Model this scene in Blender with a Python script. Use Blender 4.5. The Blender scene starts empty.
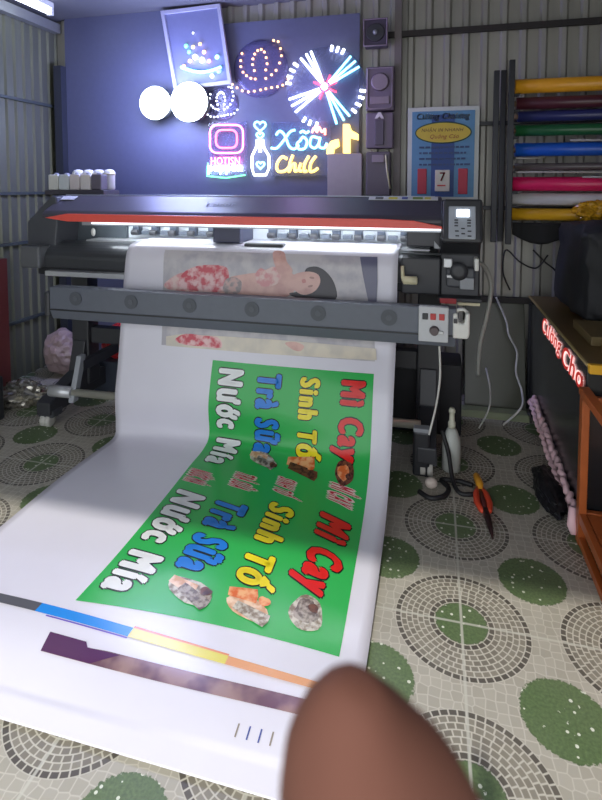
import bpy, bmesh, math, random
import numpy as np
from mathutils import Vector, Matrix, noise
random.seed(7)
C = bpy.context.scene.collection
SC = bpy.context.scene
PI = math.pi

# ------------------------------------------------------------------ camera
CAM_H, FPX, PPX, PPY = 1.39, 529.0, 301.0, 218.0
YAW, PITCH = math.radians(14.2), math.radians(3.5)
cd = bpy.data.cameras.new('camera')
cam = bpy.data.objects.new('camera', cd); C.objects.link(cam)
cam.location = (0, 0, CAM_H)
cam.rotation_euler = (PI/2 - PITCH, 0, YAW)
cd.sensor_fit = 'HORIZONTAL'; cd.sensor_width = 36; cd.lens = FPX/602*36
cd.shift_y = -(400 - PPY)/602
cd.clip_start = .005; cd.clip_end = 100
cd.dof.use_dof = True; cd.dof.focus_distance = 2.5; cd.dof.aperture_fstop = 24
SC.camera = cam
# ------------------------------------------------------------------ sky, sun, exposure
w = bpy.data.worlds.new('sky'); SC.world = w; w.use_nodes = True
wb = w.node_tree.nodes['Background']
wb.inputs[0].default_value = (.90, .94, 1.0, 1); wb.inputs[1].default_value = 1.55
sd = bpy.data.lights.new('sun', 'SUN'); sun = bpy.data.objects.new('sun', sd); C.objects.link(sun)
sd.energy = 2.0; sd.angle = math.radians(1.5); sd.color = (1, .96, .88)
sun.rotation_euler = (math.radians(43.2), 0, math.radians(-6))
vs = SC.view_settings
vs.view_transform = 'Standard'; vs.look = 'None'; vs.gamma = 1; vs.use_curve_mapping = False
vs.exposure = .34

# ------------------------------------------------------------------ pixel helpers (points on known planes of the place)
_c, _s = math.cos(PITCH), math.sin(PITCH); _cy, _sy = math.cos(YAW), math.sin(YAW)
FW = np.array([-_sy*_c, _cy*_c, -_s]); RT = np.array([_cy, _sy, 0.]); UP = np.cross(RT, FW)
CP = np.array([0, 0, CAM_H])
def ray(x, y): return FW + (x-PPX)/FPX*RT - (y-PPY)/FPX*UP
def at(x, y, Y): d = ray(x, y); return Vector(CP + d*Y/d[1])
def on_floor(x, y, z=0.): d = ray(x, y); return Vector(CP + d*(z-CAM_H)/d[2])
def on_x(x, y, X): d = ray(x, y); return Vector(CP + d*X/d[0])

# ------------------------------------------------------------------ materials
def lin(c):
    return tuple((v/12.92 if v <= .04045 else ((v+.055)/1.055)**2.4) for v in (q/255 for q in c))
MATS = {}
def mat(name, rgb, rough=.5, metal=0., emit=None, var=.06, scale=30, spec=.5, alpha=1., trans=0., bump=0.):
    if name in MATS: return MATS[name]
    m = bpy.data.materials.new(name); m.use_nodes = True; nt = m.node_tree; N = nt.nodes; L = nt.links
    b = N['Principled BSDF']; col = lin(rgb)
    b.inputs['Roughness'].default_value = rough; b.inputs['Metallic'].default_value = metal
    b.inputs['Specular IOR Level'].default_value = spec
    b.inputs['Alpha'].default_value = alpha; b.inputs['Transmission Weight'].default_value = trans
    tc = N.new('ShaderNodeTexCoord'); nz = N.new('ShaderNodeTexNoise'); nz.inputs['Scale'].default_value = scale
    L.new(tc.outputs['Object'], nz.inputs['Vector'])
    mx = N.new('ShaderNodeMix'); mx.data_type = 'RGBA'
    mx.inputs[6].default_value = tuple(v*(1-var) for v in col)+(1,)
    mx.inputs[7].default_value = tuple(min(1, v*(1+var)) for v in col)+(1,)
    L.new(nz.outputs[0], mx.inputs[0]); L.new(mx.outputs[2], b.inputs['Base Color'])
    if bump:
        bp = N.new('ShaderNodeBump'); bp.inputs['Strength'].default_value = bump; bp.inputs['Distance'].default_value = .01
        L.new(nz.outputs[0], bp.inputs['Height']); L.new(bp.outputs[0], b.inputs['Normal'])
    if emit:
        b.inputs['Emission Color'].default_value = lin(rgb)+(1,); b.inputs['Emission Strength'].default_value = emit
    MATS[name] = m; return m

def floor_material():
    m = bpy.data.materials.new('patterned_tiles'); m.use_nodes = True; nt = m.node_tree; N = nt.nodes; L = nt.links
    b = N['Principled BSDF']; b.inputs['Roughness'].default_value = .42
    def val(x):
        return x
    def M(op, a, bb=None, c=None, clamp=False):
        n = N.new('ShaderNodeMath'); n.operation = op; n.use_clamp = clamp
        for i, v in enumerate((a, bb, c)):
            if v is None: continue
            if isinstance(v, (int, float)): n.inputs[i].default_value = v
            else: L.new(v, n.inputs[i])
        return n.outputs[0]
    def step(v, e, wd=.006):          # 0 below e, 1 above
        return M('DIVIDE', M('SUBTRACT', v, e-wd/2), wd, clamp=True)
    def band(v, a, bb, wd=.006): return M('MULTIPLY', step(v, a, wd), M('SUBTRACT', 1, step(v, bb, wd)))
    def mix(f, a, bb):
        n = N.new('ShaderNodeMix'); n.data_type = 'RGBA'
        if isinstance(f, (int, float)): n.inputs[0].default_value = f
        else: L.new(f, n.inputs[0])
        for i, v in ((6, a), (7, bb)):
            if isinstance(v, tuple): n.inputs[i].default_value = lin(v)+(1,)
            else: L.new(v, n.inputs[i])
        return n.outputs[2]
    tc = N.new('ShaderNodeTexCoord'); sp = N.new('ShaderNodeSeparateXYZ'); L.new(tc.outputs['Object'], sp.inputs[0])
    px = M('DIVIDE', M('SUBTRACT', sp.outputs[0], .102), .5); py = M('DIVIDE', M('SUBTRACT', sp.outputs[1], 2.18), .5)
    lx = M('SUBTRACT', px, M('ROUND', px)); ly = M('SUBTRACT', py, M('ROUND', py))
    gx = M('SUBTRACT', M('SUBTRACT', px, M('FLOOR', px)), .5); gy = M('SUBTRACT', M('SUBTRACT', py, M('FLOOR', py)), .5)
    def rad(x, y): return M('SQRT', M('ADD', M('MULTIPLY', x, x), M('MULTIPLY', y, y)))
    r1 = rad(lx, ly); r2 = rad(gx, gy)
    cv = N.new('ShaderNodeCombineXYZ'); L.new(px, cv.inputs[0]); L.new(py, cv.inputs[1])
    def tex(kind, scale, **k):
        n = N.new(kind); L.new(cv.outputs[0], n.inputs['Vector']); n.inputs['Scale'].default_value = scale
        for a, v in k.items(): setattr(n, a, v)
        return n
    nz = tex('ShaderNodeTexNoise', 18); nz.inputs['Detail'].default_value = 4
    big = tex('ShaderNodeTexNoise', 2.2)
    leaf = tex('ShaderNodeTexNoise', 60); leaf.inputs['Detail'].default_value = 3
    fl = tex('ShaderNodeTexVoronoi', 19)
    cell = tex('ShaderNodeTexVoronoi', 17, feature='DISTANCE_TO_EDGE'); cell.inputs['Randomness'].default_value = .34
    cellc = tex('ShaderNodeTexVoronoi', 17); cellc.inputs['Randomness'].default_value = .34
    # pale cobbles between the circles
    sepc = N.new('ShaderNodeSeparateColor'); L.new(cellc.outputs['Color'], sepc.inputs[0])
    pale = mix(sepc.outputs[0], (172, 167, 153), (184, 179, 165))
    pale = mix(M('SUBTRACT', 1, M('DIVIDE', cell.outputs['Distance'], .085, clamp=True)), pale, (206, 202, 189))
    # big circle: seven rings of cut stones
    RW = .0355
    q = M('DIVIDE', M('SUBTRACT', r1, .165), RW); ring = M('FLOOR', q); fr = M('SUBTRACT', q, ring)
    nseg = M('ROUND', M('DIVIDE', M('MULTIPLY', M('ADD', M('MULTIPLY', ring, RW), .183), 2*PI), .047))
    ang = M('DIVIDE', M('ARCTAN2', ly, lx), 2*PI)
    an = M('MULTIPLY', M('ADD', ang, .5), nseg); aq = M('SUBTRACT', M('ADD', an, M('MULTIPLY', ring, .37)), M('FLOOR', M('ADD', an, M('MULTIPLY', ring, .37))))
    stone_mask = M('MULTIPLY', band(fr, .10, .90, .08), band(aq, .09, .91, .08))
    wn = N.new('ShaderNodeTexWhiteNoise'); wn.noise_dimensions = '2D'; c2 = N.new('ShaderNodeCombineXYZ')
    L.new(M('FLOOR', M('ADD', an, M('MULTIPLY', ring, .37))), c2.inputs[0]); L.new(ring, c2.inputs[1]); L.new(c2.outputs[0], wn.inputs['Vector'])
    stone = mix(wn.outputs[0], (120, 114, 102), (144, 138, 124))
    dark = mix(wn.outputs[0], (74, 68, 62), (96, 90, 82))
    isdark = M('MAXIMUM', M('GREATER_THAN', ring, 5.5), M('LESS_THAN', ring, .5))
    stones = mix(stone_mask, (202, 198, 184), mix(isdark, stone, dark))
    # leaves with small white flowers
    green = mix(leaf.outputs[0], (46, 68, 36), (114, 142, 90))
    flower = M('MULTIPLY', M('LESS_THAN', fl.outputs['Distance'], .19), M('GREATER_THAN', nz.outputs[0], .42))
    green = mix(flower, green, (226, 230, 212))
    jit = M('MULTIPLY', M('SUBTRACT', leaf.outputs[0], .5), .05)
    r1j = M('ADD', r1, jit); r2j = M('ADD', r2, jit)
    col = mix(M('SUBTRACT', 1, step(r2j, .225)), pale, green)
    col = mix(M('SUBTRACT', 1, step(r1, .415)), col, stones)
    col = mix(M('SUBTRACT', 1, step(r1j, .160)), col, green)
    # tile joints run through the middle of the big circles
    joint = M('MINIMUM', M('ABSOLUTE', lx), M('ABSOLUTE', ly))
    col = mix(M('MULTIPLY', M('SUBTRACT', 1, step(joint, .008, .006)), .75), col, (206, 205, 192))
    col = mix(M('MULTIPLY', big.outputs[0], .25), col, (150, 146, 132))
    L.new(col, b.inputs['Base Color'])
    bp = N.new('ShaderNodeBump'); bp.inputs['Strength'].default_value = .12; bp.inputs['Distance'].default_value = .002
    L.new(cell.outputs['Distance'], bp.inputs['Height']); L.new(bp.outputs[0], b.inputs['Normal'])
    return m

def sheet_metal(name, a, bcol, rough=.45):
    m = bpy.data.materials.new(name); m.use_nodes = True; nt = m.node_tree; N = nt.nodes; L = nt.links
    b = N['Principled BSDF']; b.inputs['Roughness'].default_value = rough; b.inputs['Metallic'].default_value = .35
    tc = N.new('ShaderNodeTexCoord'); mp = N.new('ShaderNodeMapping'); mp.inputs['Scale'].default_value = (9, 9, .7)
    L.new(tc.outputs['Object'], mp.inputs[0]); nz = N.new('ShaderNodeTexNoise'); nz.inputs['Scale'].default_value = 1.6; nz.inputs['Detail'].default_value = 5
    L.new(mp.outputs[0], nz.inputs['Vector'])
    mx = N.new('ShaderNodeMix'); mx.data_type = 'RGBA'; mx.inputs[6].default_value = lin(a)+(1,); mx.inputs[7].default_value = lin(bcol)+(1,)
    L.new(nz.outputs[0], mx.inputs[0]); L.new(mx.outputs[2], b.inputs['Base Color']); return m

# ------------------------------------------------------------------ mesh helpers
class MB:
    def __init__(s): s.bm = bmesh.new(); s.mi = 0
    def _tag(s, before):
        for f in s.bm.faces:
            if f not in before: f.material_index = s.mi
    def box(s, c, d, bev=0., rot=None, seg=2):
        t = bmesh.new(); bmesh.ops.create_cube(t, size=1)
        for v in t.verts: v.co = Vector((v.co.x*d[0], v.co.y*d[1], v.co.z*d[2]))
        if bev: bmesh.ops.bevel(t, geom=list(t.edges), offset=min(bev, min(d)*.49), segments=seg, profile=.5, affect='EDGES')
        R = rot.to_4x4() if rot else Matrix()
        s.add(t, Matrix.Translation(c) @ R); return s
    def bx(s, x0, x1, y0, y1, z0, z1, bev=0.):
        return s.box(((x0+x1)/2, (y0+y1)/2, (z0+z1)/2), (x1-x0, y1-y0, z1-z0), bev)
    def add(s, t, mtx=Matrix()):
        vm = {}
        for v in t.verts: vm[v] = s.bm.verts.new(mtx @ v.co)
        for f in t.faces:
            try: nf = s.bm.faces.new([vm[v] for v in f.verts]); nf.material_index = s.mi; nf.smooth = f.smooth
            except ValueError: pass
        t.free()
    def tube(s, pts, r, n=10, smooth=True, cap=True, closed=False):
        pts = [Vector(p) for p in pts]; k = len(pts); rr = r if isinstance(r, (list, tuple)) else [r]*k
        rings = []; prev = None
        for i, p in enumerate(pts):
            if closed: d = pts[(i+1) % k]-pts[i-1]
            else: d = pts[min(i+1, k-1)]-pts[max(i-1, 0)]
            if d.length < 1e-9: d = Vector((0, 0, 1))
            d.normalize()
            if prev is None: a = d.orthogonal().normalized()
            else:
                a = prev - d*prev.dot(d)
                a = a.normalized() if a.length > 1e-6 else d.orthogonal().normalized()
            prev = a; b = d.cross(a)
            rings.append([s.bm.verts.new(p+(a*math.cos(2*PI*j/n)+b*math.sin(2*PI*j/n))*rr[i]) for j in range(n)])
        for i in range(k if closed else k-1):
            A, B = rings[i], rings[(i+1) % k]
            for j in range(n):
                f = s.bm.faces.new((A[j], A[(j+1) % n], B[(j+1) % n], B[j])); f.smooth = smooth; f.material_index = s.mi
        if cap and not closed:
            for A, fl in ((rings[0], True), (rings[-1], False)):
                f = s.bm.faces.new(A[::-1] if fl else A); f.material_index = s.mi
        return s
    def lathe(s, prof, c=(0, 0, 0), n=24, axis='Z'):
        c = Vector(c); rings = []
        for r, h in prof:
            ring = []
            for j in range(n):
                a = 2*PI*j/n; x, y = max(r, 1e-4)*math.cos(a), max(r, 1e-4)*math.sin(a)
                v = {'Z': (x, y, h), 'Y': (x, h, y), 'X': (h, x, y)}[axis]
                ring.append(s.bm.verts.new(c+Vector(v)))
            rings.append(ring)
        for A, B in zip(rings, rings[1:]):
            for j in range(n):
                f = s.bm.faces.new((A[j], A[(j+1) % n], B[(j+1) % n], B[j])); f.smooth = True; f.material_index = s.mi
        for A in (rings[0][::-1], rings[-1]):
            f = s.bm.faces.new(A); f.material_index = s.mi
        return s
    def prism(s, poly, a, b, axis='X', bev=0.):
        t = bmesh.new()
        def P(u, v, h): return {'X': (h, u, v), 'Y': (u, h, v), 'Z': (u, v, h)}[axis]
        A = [t.verts.new(P(u, v, a)) for u, v in poly]; B = [t.verts.new(P(u, v, b)) for u, v in poly]; n = len(poly)
        t.faces.new(A); t.faces.new(B[::-1])
        for i in range(n): t.faces.new((A[i], B[i], B[(i+1) % n], A[(i+1) % n]))
        bmesh.ops.recalc_face_normals(t, faces=list(t.faces))
        if bev: bmesh.ops.bevel(t, geom=list(t.edges), offset=bev, segments=2, profile=.5, affect='EDGES')
        s.add(t); return s
    def ball(s, c, r, sub=2, sc=(1, 1, 1), jit=0., seed=0., freq=6.):
        t = bmesh.new(); bmesh.ops.create_icosphere(t, subdivisions=sub, radius=1)
        for v in t.verts:
            p = v.co.copy()
            if jit: p *= 1+jit*(noise.noise(v.co*freq*.35+Vector((seed, seed*1.7, 0)))+.6*noise.noise(v.co*freq+Vector((0, seed, seed))))
            v.co = Vector((p.x*sc[0]*r, p.y*sc[1]*r, p.z*sc[2]*r))
        for f in t.faces: f.smooth = jit == 0 or jit < .12
        s.add(t, Matrix.Translation(c)); return s
    def poly(s, pts):
        f = s.bm.faces.new([s.bm.verts.new(p) for p in pts]); f.material_index = s.mi; return s
    def build(s, name, mats, parent=None, keep_normals=False):
        me = bpy.data.meshes.new(name)
        if not keep_normals: bmesh.ops.recalc_face_normals(s.bm, faces=list(s.bm.faces))
        s.bm.to_mesh(me); s.bm.free()
        for m in (mats if isinstance(mats, (list, tuple)) else [mats]): me.materials.append(m)
        o = bpy.data.objects.new(name, me); C.objects.link(o)
        if parent is not None:
            o.parent = parent
            base = Vector((0, 0, 0)); p = parent
            while p is not None: base += p.location; p = p.parent
            me.transform(Matrix.Translation(-base))
        return o
def tag(o, label=None, cat=None, group=None, kind=None):
    if label: o['label'] = label
    if cat: o['category'] = cat
    if group: o['group'] = group
    if kind: o['kind'] = kind
    return o
def thing(name, label, cat, loc=(0, 0, 0), group=None):
    o = bpy.data.objects.new(name, None); C.objects.link(o); o.location = loc; o.empty_display_size = .1
    return tag(o, label, cat, group)
def struct(o): o['kind'] = 'structure'; return o
def raw_text(txt, shear=0., space=1., extrude=0.):
    cu = bpy.data.curves.new('t', 'FONT'); cu.body = txt; cu.size = 1; cu.extrude = extrude
    cu.shear = shear; cu.space_character = space; cu.resolution_u = 3
    ob = bpy.data.objects.new('t', cu); C.objects.link(ob)
    bpy.context.view_layer.update(); dg = bpy.context.evaluated_depsgraph_get()
    me = bpy.data.meshes.new_from_object(ob.evaluated_get(dg)); t = bmesh.new(); t.from_mesh(me)
    bpy.data.objects.remove(ob); bpy.data.curves.remove(cu); bpy.data.meshes.remove(me)
    return t
HORNED = dict(zip('ơớờƠỚỜ', 'oóòOÓÒ'))
def text_bm(txt, bold=0., extrude=0., shear=0., space=1.):
    """letters as a bmesh in the xy plane; horned o's get their horn added, and the strokes are thickened by `bold`"""
    t = raw_text(''.join(HORNED.get(c, c) for c in txt), shear, space, extrude)
    for k_, c in enumerate(txt):
        if c not in HORNED: continue
        pre = raw_text(''.join(HORNED.get(q, q) for q in txt[:k_])+('o' if c.islower() else 'O'), 0, space)
        xr = max(v.co.x for v in pre.verts); pre.free()
        h = .47 if c.islower() else .68
        pts = [(xr-.09, h-.06), (xr-.03, h-.10), (xr+.05, h-.02), (xr+.075, h+.10), (xr+.005, h+.10), (xr-.02, h+.01)]
        t.faces.new([t.verts.new((x+shear*y, y, extrude)) for x, y in pts])
    if bold:
        src = [(v.co.copy()) for v in t.verts]; idx = {v: n_ for n_, v in enumerate(t.verts)}
        fs = [[idx[v] for v in f.verts] for f in t.faces]
        for a in range(8):
            d = Vector((math.cos(a*PI/4)*bold*1.15, math.sin(a*PI/4)*bold*.6, 0)); vs_ = [t.verts.new(p+d) for p in src]
            for f in fs: t.faces.new([vs_[n_] for n_ in f])
    return t
def bounds(t):
    xs = [v.co.x for v in t.verts]; ys = [v.co.y for v in t.verts]; return min(xs), max(xs), min(ys), max(ys)
def flat_text(mb, txt, o, ux, uy, wd, ht, offset=.02, extrude=0., shear=0., lift=None):
    """set a word on a flat face: lower left corner o, unit directions ux, uy, width wd, height ht"""
    t = text_bm(txt, offset, extrude, shear, 1.08); x0, x1, y0, y1 = bounds(t)
    o, ux, uy = Vector(o), Vector(ux), Vector(uy); nn = ux.cross(uy)
    for v in t.verts:
        v.co = o+ux*((v.co.x-x0)/(x1-x0)*wd)+uy*((v.co.y-y0)/(y1-y0)*ht)+nn*(v.co.z*ht if lift is None else lift)
    mb.add(t)

# materials used often
BLACK = mat('black_plastic', (56, 57, 61), .45); BLACK2 = mat('black_metal', (47, 48, 52), .4, .2)
NAVY = mat('dark_slate_cover', (74, 71, 80), .45); DGREY = mat('dark_grey_metal', (82, 86, 90), .42, .3)
STEEL = mat('brushed_steel', (200, 202, 204), .3, .4); WHITEP = mat('white_plastic', (226, 226, 220), .4)
GREYP = mat('grey_plastic', (150, 154, 160), .45); RED = mat('red_paint', (236, 92, 80), .35)
CREAM = mat('cream_plastic', (222, 214, 178), .45)

# ================================================================== STRUCTURE
FLOOR = floor_material()
fb = MB(); fb.bx(-4.5, 4.5, -4, 4.2, -.06, 0); struct(fb.build('floor', FLOOR))
ZC = 2.66
def corrugated(name, m, u0, u1, z0, z1, put, period=.115, depth=.022):
    b = bmesh.new(); u = u0; prof = []
    while u < u1:
        for du, d in ((0, 0), (.062, 0), (.074, 1), (.100, 1)):
            prof.append((min(u+du*period/.115, u1), d*depth))
        u += period
    A = [b.verts.new(put(p, d, z0)) for p, d in prof]; B = [b.verts.new(put(p, d, z1)) for p, d in prof]
    for i in range(len(prof)-1): b.faces.new((A[i], A[i+1], B[i+1], B[i]))
    me = bpy.data.meshes.new(name); b.to_mesh(me); b.free(); me.materials.append(m)
    o = bpy.data.objects.new(name, me); C.objects.link(o)
    sol = o.modifiers.new('thickness', 'SOLIDIFY'); sol.thickness = .004
    return struct(o)
WALLB = sheet_metal('grey_sheet_metal', (150, 148, 140), (186, 184, 174))
WALLL = sheet_metal('green_grey_sheet_metal', (104, 106, 92), (128, 130, 114))
corrugated('wall_back', WALLB, -2.9, 2.7, 0, ZC+.5, lambda u, d, z: (u, 3.62-d, z))
corrugated('wall_left', WALLL, -.1, 3.62, 0, ZC+.02, lambda u, d, z: (-2.9+d, u, z), .085, .016)
corrugated('wall_right', WALLB, -.1, 3.62, 0, ZC+.02, lambda u, d, z: (2.7-d, u, z))
cb = MB(); cb.bx(-2.95, 2.75, -.15, 3.7, ZC, ZC+.05)
struct(cb.build('ceiling', mat('grey_ceiling_sheet', (100, 100, 106), .6)))
tb = MB(); tb.box((-2.86, 1.75, 2.60), (.06, 3.7, .07)); struct(tb.build('trim_1', mat('galvanised_beam', (150, 152, 150), .5, .4)))
lb = MB(); lb.bx(-2.95, 2.75, -.18, -.12, 2.2, ZC); struct(lb.build('unseen_lintel', WALLB))  # unseen lintel, set low to keep skylight from the back of the room
lb = MB(); lb.bx(1.15, 2.75, -.18, -.12, 0, 2.2); struct(lb.build('trim_20', WALLB))  # unseen wall piece, added to narrow the opening and darken the right side
DARKST = mat('rusty_dark_steel', (58, 54, 52), .6, .3)
k = 2
for z in (1.335, 2.0, .98, .42):
    tb = MB(); tb.box((-2.872, 1.8, z), (.022, 3.6, .02)); struct(tb.build('trim_%d' % k, mat('dull_purlin', (76, 84, 82), .6, .2))); k += 1
for z, x0 in ((2.375, -.35), (.66, .1)):
    tb = MB(); tb.box(((x0+2.65)/2, 3.57, z), (2.65-x0, .035, .035)); struct(tb.build('trim_%d' % k, DARKST)); k += 1
tb = MB(); tb.bx(-.27, -.225, 3.55, 3.595, 0, ZC); struct(tb.build('trim_%d' % k, mat('grey_post', (120, 112, 112), .55, .2))); k += 1
tb = MB(); tb.bx(-2.83, -2.765, 3.5, 3.6, 0, 2.3); struct(tb.build('trim_%d' % k, mat('dark_post', (52, 56, 66), .6))); k += 1

tb = MB(); tb.bx(-2.77, -1.9, 3.56, 3.575, 0, ZC); tb.bx(-1.9, -.5, 3.56, 3.575, 0, 2.53); struct(tb.build('trim_%d' % k, mat('haze_blue_panel', (94, 98, 124), .55))); k += 1  # added panel; its slate blue carries the violet LED haze over the wall
# ================================================================== LAMPS
TUBE = mat('lit_tube', (236, 245, 255), .4, emit=7., var=0)
t = thing('ceiling_lamp', 'lit fluorescent tube lamp under the ceiling beside the green-grey wall', 'lamp', (-2.62, 2.55, 2.6))
m = MB(); m.tube([(-2.62, 1.99, 2.595), (-2.62, 3.21, 2.595)], .017, 12); m.build('tube', TUBE, t)
m = MB(); m.bx(-2.65, -2.59, 1.97, 3.23, 2.62, 2.66, .006); m.build('batten', WHITEP, t)
m = MB(); m.bx(-2.64, -2.60, 1.965, 1.985, 2.575, 2.622); m.build('holder', WHITEP, t)
m = MB(); m.bx(-2.64, -2.60, 3.215, 3.235, 2.575, 2.622); m.build('holder', WHITEP, t)
BULB = mat('lit_white_bulb', (225, 240, 255), .3, emit=22., var=0)
for (px, py, r, lab) in ((155, 103, .115, 'smaller blazing white flood lamp, left of the pair on the back wall'), (189, 102, .135, 'larger blazing white flood lamp, right of the pair under the framed picture')):
    p = at(px, py, 3.40)
    t = thing('flood_lamp', lab, 'lamp', (p.x, 3.56, p.z), 'flood lamps on the back wall')
    m = MB(); m.ball(p, r, 4, (1, .45, 1)); m.build('bulb', BULB, t)
    m = MB(); m.lathe([(r*.9, .02), (r*1.0, .05), (r*.75, .14), (.03, .17)], (p.x, 3.40, p.z), 28, 'Y'); m.build('housing', BLACK, t)
    ld = bpy.data.lights.new('flood_light', 'POINT'); ld.energy = 16; ld.color = (.38, .42, 1.0); ld.shadow_soft_size = .1
    lo = bpy.data.objects.new('flood_light', ld); C.objects.link(lo); lo.location = (p.x, 3.16, p.z)

# ================================================================== PRINTER
PR = thing('large_format_printer', 'wide dark banner printer with a red stripe, standing before the back wall', 'printer', (-1.03, 2.85, 0))
def part(mb, name, m, parent=PR, label=None):
    o = mb.build(name, m, parent)
    if label: o['label'] = label
    return o
# stand
for sx in (-2.155, -.02):
    m = MB(); m.bx(sx-.06, sx+.06, 2.84, 2.95, .14, .95, .008); part(m, 'leg', BLACK)
    m = MB(); m.prism([(2.50, .075), (3.2, .075), (3.2, .15), (2.98, .20), (2.90, .42), (2.83, .42), (2.78, .24), (2.50, .15)], sx-.045, sx+.045, 'X', .006)
    ft = part(m, 'foot', BLACK)
    for yy in (2.555, 3.13):
        m = MB(); m.bx(sx-.05, sx+.05, yy-.04, yy+.05, .055, .10, .01); part(m, 'caster', mat('grey_caster', (74, 76, 80), .4), ft)
        m = MB(); m.lathe([(.02, -.03), (.036, -.028), (.036, -.006), (.02, 0), (.036, .006), (.036, .028), (.02, .03)], (sx, yy-.02, .036), 20, 'X'); part(m, 'wheel', mat('pale_grey_rubber', (196, 194, 186), .5), ft)
m = MB(); m.bx(-2.09, -.08, 2.86, 2.93, .40, .50, .006); part(m, 'cross_beam', BLACK)
m = MB(); m.tube([(-2.06, 2.48, .24), (-.05, 2.56, .235)], .021, 16); part(m, 'take_up_bar', mat('silver_bar', (206, 204, 190), .3, .6))
m = MB(); m.tube([(-2.08, 2.478, .24), (-1.94, 2.482, .24)], .032, 16); part(m, 'bar_end', STEEL)
for sx in (-1.935,):
    m = MB(); m.prism([(2.455, .19), (2.50, .19), (2.58, .43), (2.535, .43)], sx-.016, sx+.016, 'X', .004); part(m, 'bar_bracket', GREYP)
    m = MB(); m.bx(sx-.018, sx+.018, 2.55, 2.9, .34, .40, .004); part(m, 'bracket_arm', BLACK)
# body
m = MB(); m.bx(-2.3, .18, 2.66, 3.12, .86, .98, .01); part(m, 'body_base', BLACK2)
m = MB(); m.bx(-2.2, -.22, 2.60, 2.66, .865, .895, .004); part(m, 'lower_channel', STEEL)
arc = [(2.80, 1.055)]+[(2.80-.155*math.sin(a)*1.0, .96+.095*math.cos(a)) for a in [i*PI/2/8 for i in range(1, 9)]]+[(2.65, .91), (2.70, .89), (2.80, .89)]
m = MB(); m.prism(arc, -2.245, -.02, 'X', .003); ap = part(m, 'front_apron', mat('black_apron', (70, 72, 76), .33, .2))
m = MB(); m.bx(-2.05, -.02, 2.78, 2.93, 1.02, 1.064, .003); part(m, 'platen', STEEL)
m = MB(); m.bx(-1.95, .0, 2.925, 2.95, 1.066, 1.24); part(m, 'back_rail', mat('white_back_rail', (214, 220, 226), .4))
m = MB(); m.bx(-2.12, .02, 3.0, 3.1, .95, 1.27); part(m, 'rear_panel', mat('pale_rear_panel', (176, 182, 188), .5))
m = MB(); m.bx(-2.0, .0, 2.895, 2.922, 1.150, 1.172, .004); part(m, 'guide_rail', STEEL)
# lid: sloping front face
lid = [(2.60, 1.225), (2.62, 1.245), (2.80, 1.33), (3.10, 1.33), (3.10, 1.26), (2.66, 1.20), (2.60, 1.205)]
m = MB(); m.prism(lid, -2.21, .035, 'X', .006); LID = part(m, 'lid', NAVY)
m = MB(); ta = [(2.798, 1.3335), (2.775, 1.324)]
m.bx(-2.2, .0, 2.80, 2.815, 1.331, 1.336, .002); part(m, 'lid_edge', mat('silver_edge', (190, 196, 205), .3, .5), LID)
rs = [(-2.18, 1.205), (-2.03, 1.186), (.036, 1.184), (.036, 1.196), (-.10, 1.222), (-.25, 1.228), (-2.04, 1.230)]
m = MB(); m.prism(rs, 2.588, 2.606, 'Y', .003); part(m, 'red_stripe', RED, LID, 'red stripe')
SLOT_GLOW = mat('added_slot_glow', (238, 246, 255), .4, emit=22, var=0)
m = MB(); m.bx(-1.88, .03, 2.60, 2.625, 1.174, 1.183, .002); part(m, 'light_strip', mat('soft_led_strip', (232, 240, 250), .4, emit=1.6, var=0), PR, 'added unseen glow strip brightening the printer slot')
m = MB(); m.bx(-1.93, .0, 2.76, 2.79, 1.205, 1.212); part(m, 'light_strip', SLOT_GLOW, PR, 'added unseen glow strip brightening the printer slot')  # second strip, out of sight, added to brighten the slot under the lid
m = MB(); m.bx(-1.95, .03, 2.612, 2.64, 1.165, 1.2); part(m, 'light_rail', GREYP)
sl = Vector((0, .18, .085)).normalized(); o0 = Vector((-1.22, 2.62, 1.245))+sl*.075+Vector((0, -.0015, .003))
m = MB(); flat_text(m, 'Locor', o0, (1, 0, 0), sl, .17, .042, .02); part(m, 'maker_lettering', mat('faint_grey_letters', (112, 110, 124), .5), LID)
m = MB(); o1 = Vector((-2.235, 2.62, 1.245))+sl*.130+Vector((0, -.003, .005))
m.box(o1+Vector((.085, 0, 0))+sl*.025, (.11, .045, .003), 0, Matrix.Rotation(math.atan2(.085, .18), 3, 'X')); part(m, 'white_label', mat('white_sticker', (222, 222, 224), .5), LID)
# sticker strip on the right of the lid
m = MB(); rX = Matrix.Rotation(math.atan2(.085, .18), 3, 'X')
m.box(Vector((-.16, 2.62, 1.245))+sl*.175+Vector((0, -.002, .004)), (.35, .034, .003), 0, rX)
st = part(m, 'sticker_strip', mat('pale_sticker', (206, 208, 206), .5), LID)
for i, (dx, wd, c) in enumerate(((-.28, .04, (90, 92, 88)), (-.21, .045, (206, 196, 70)), (-.15, .03, (80, 92, 150)), (-.085, .05, (120, 140, 70)), (-.035, .03, (200, 190, 90)))):
    m = MB(); m.box(Vector((dx, 2.62, 1.245))+sl*.175+Vector((0, -.003, .006)), (wd, .02, .003), 0, rX); part(m, 'warning_mark', mat('mark_%d' % i, c, .5), st)
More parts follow.
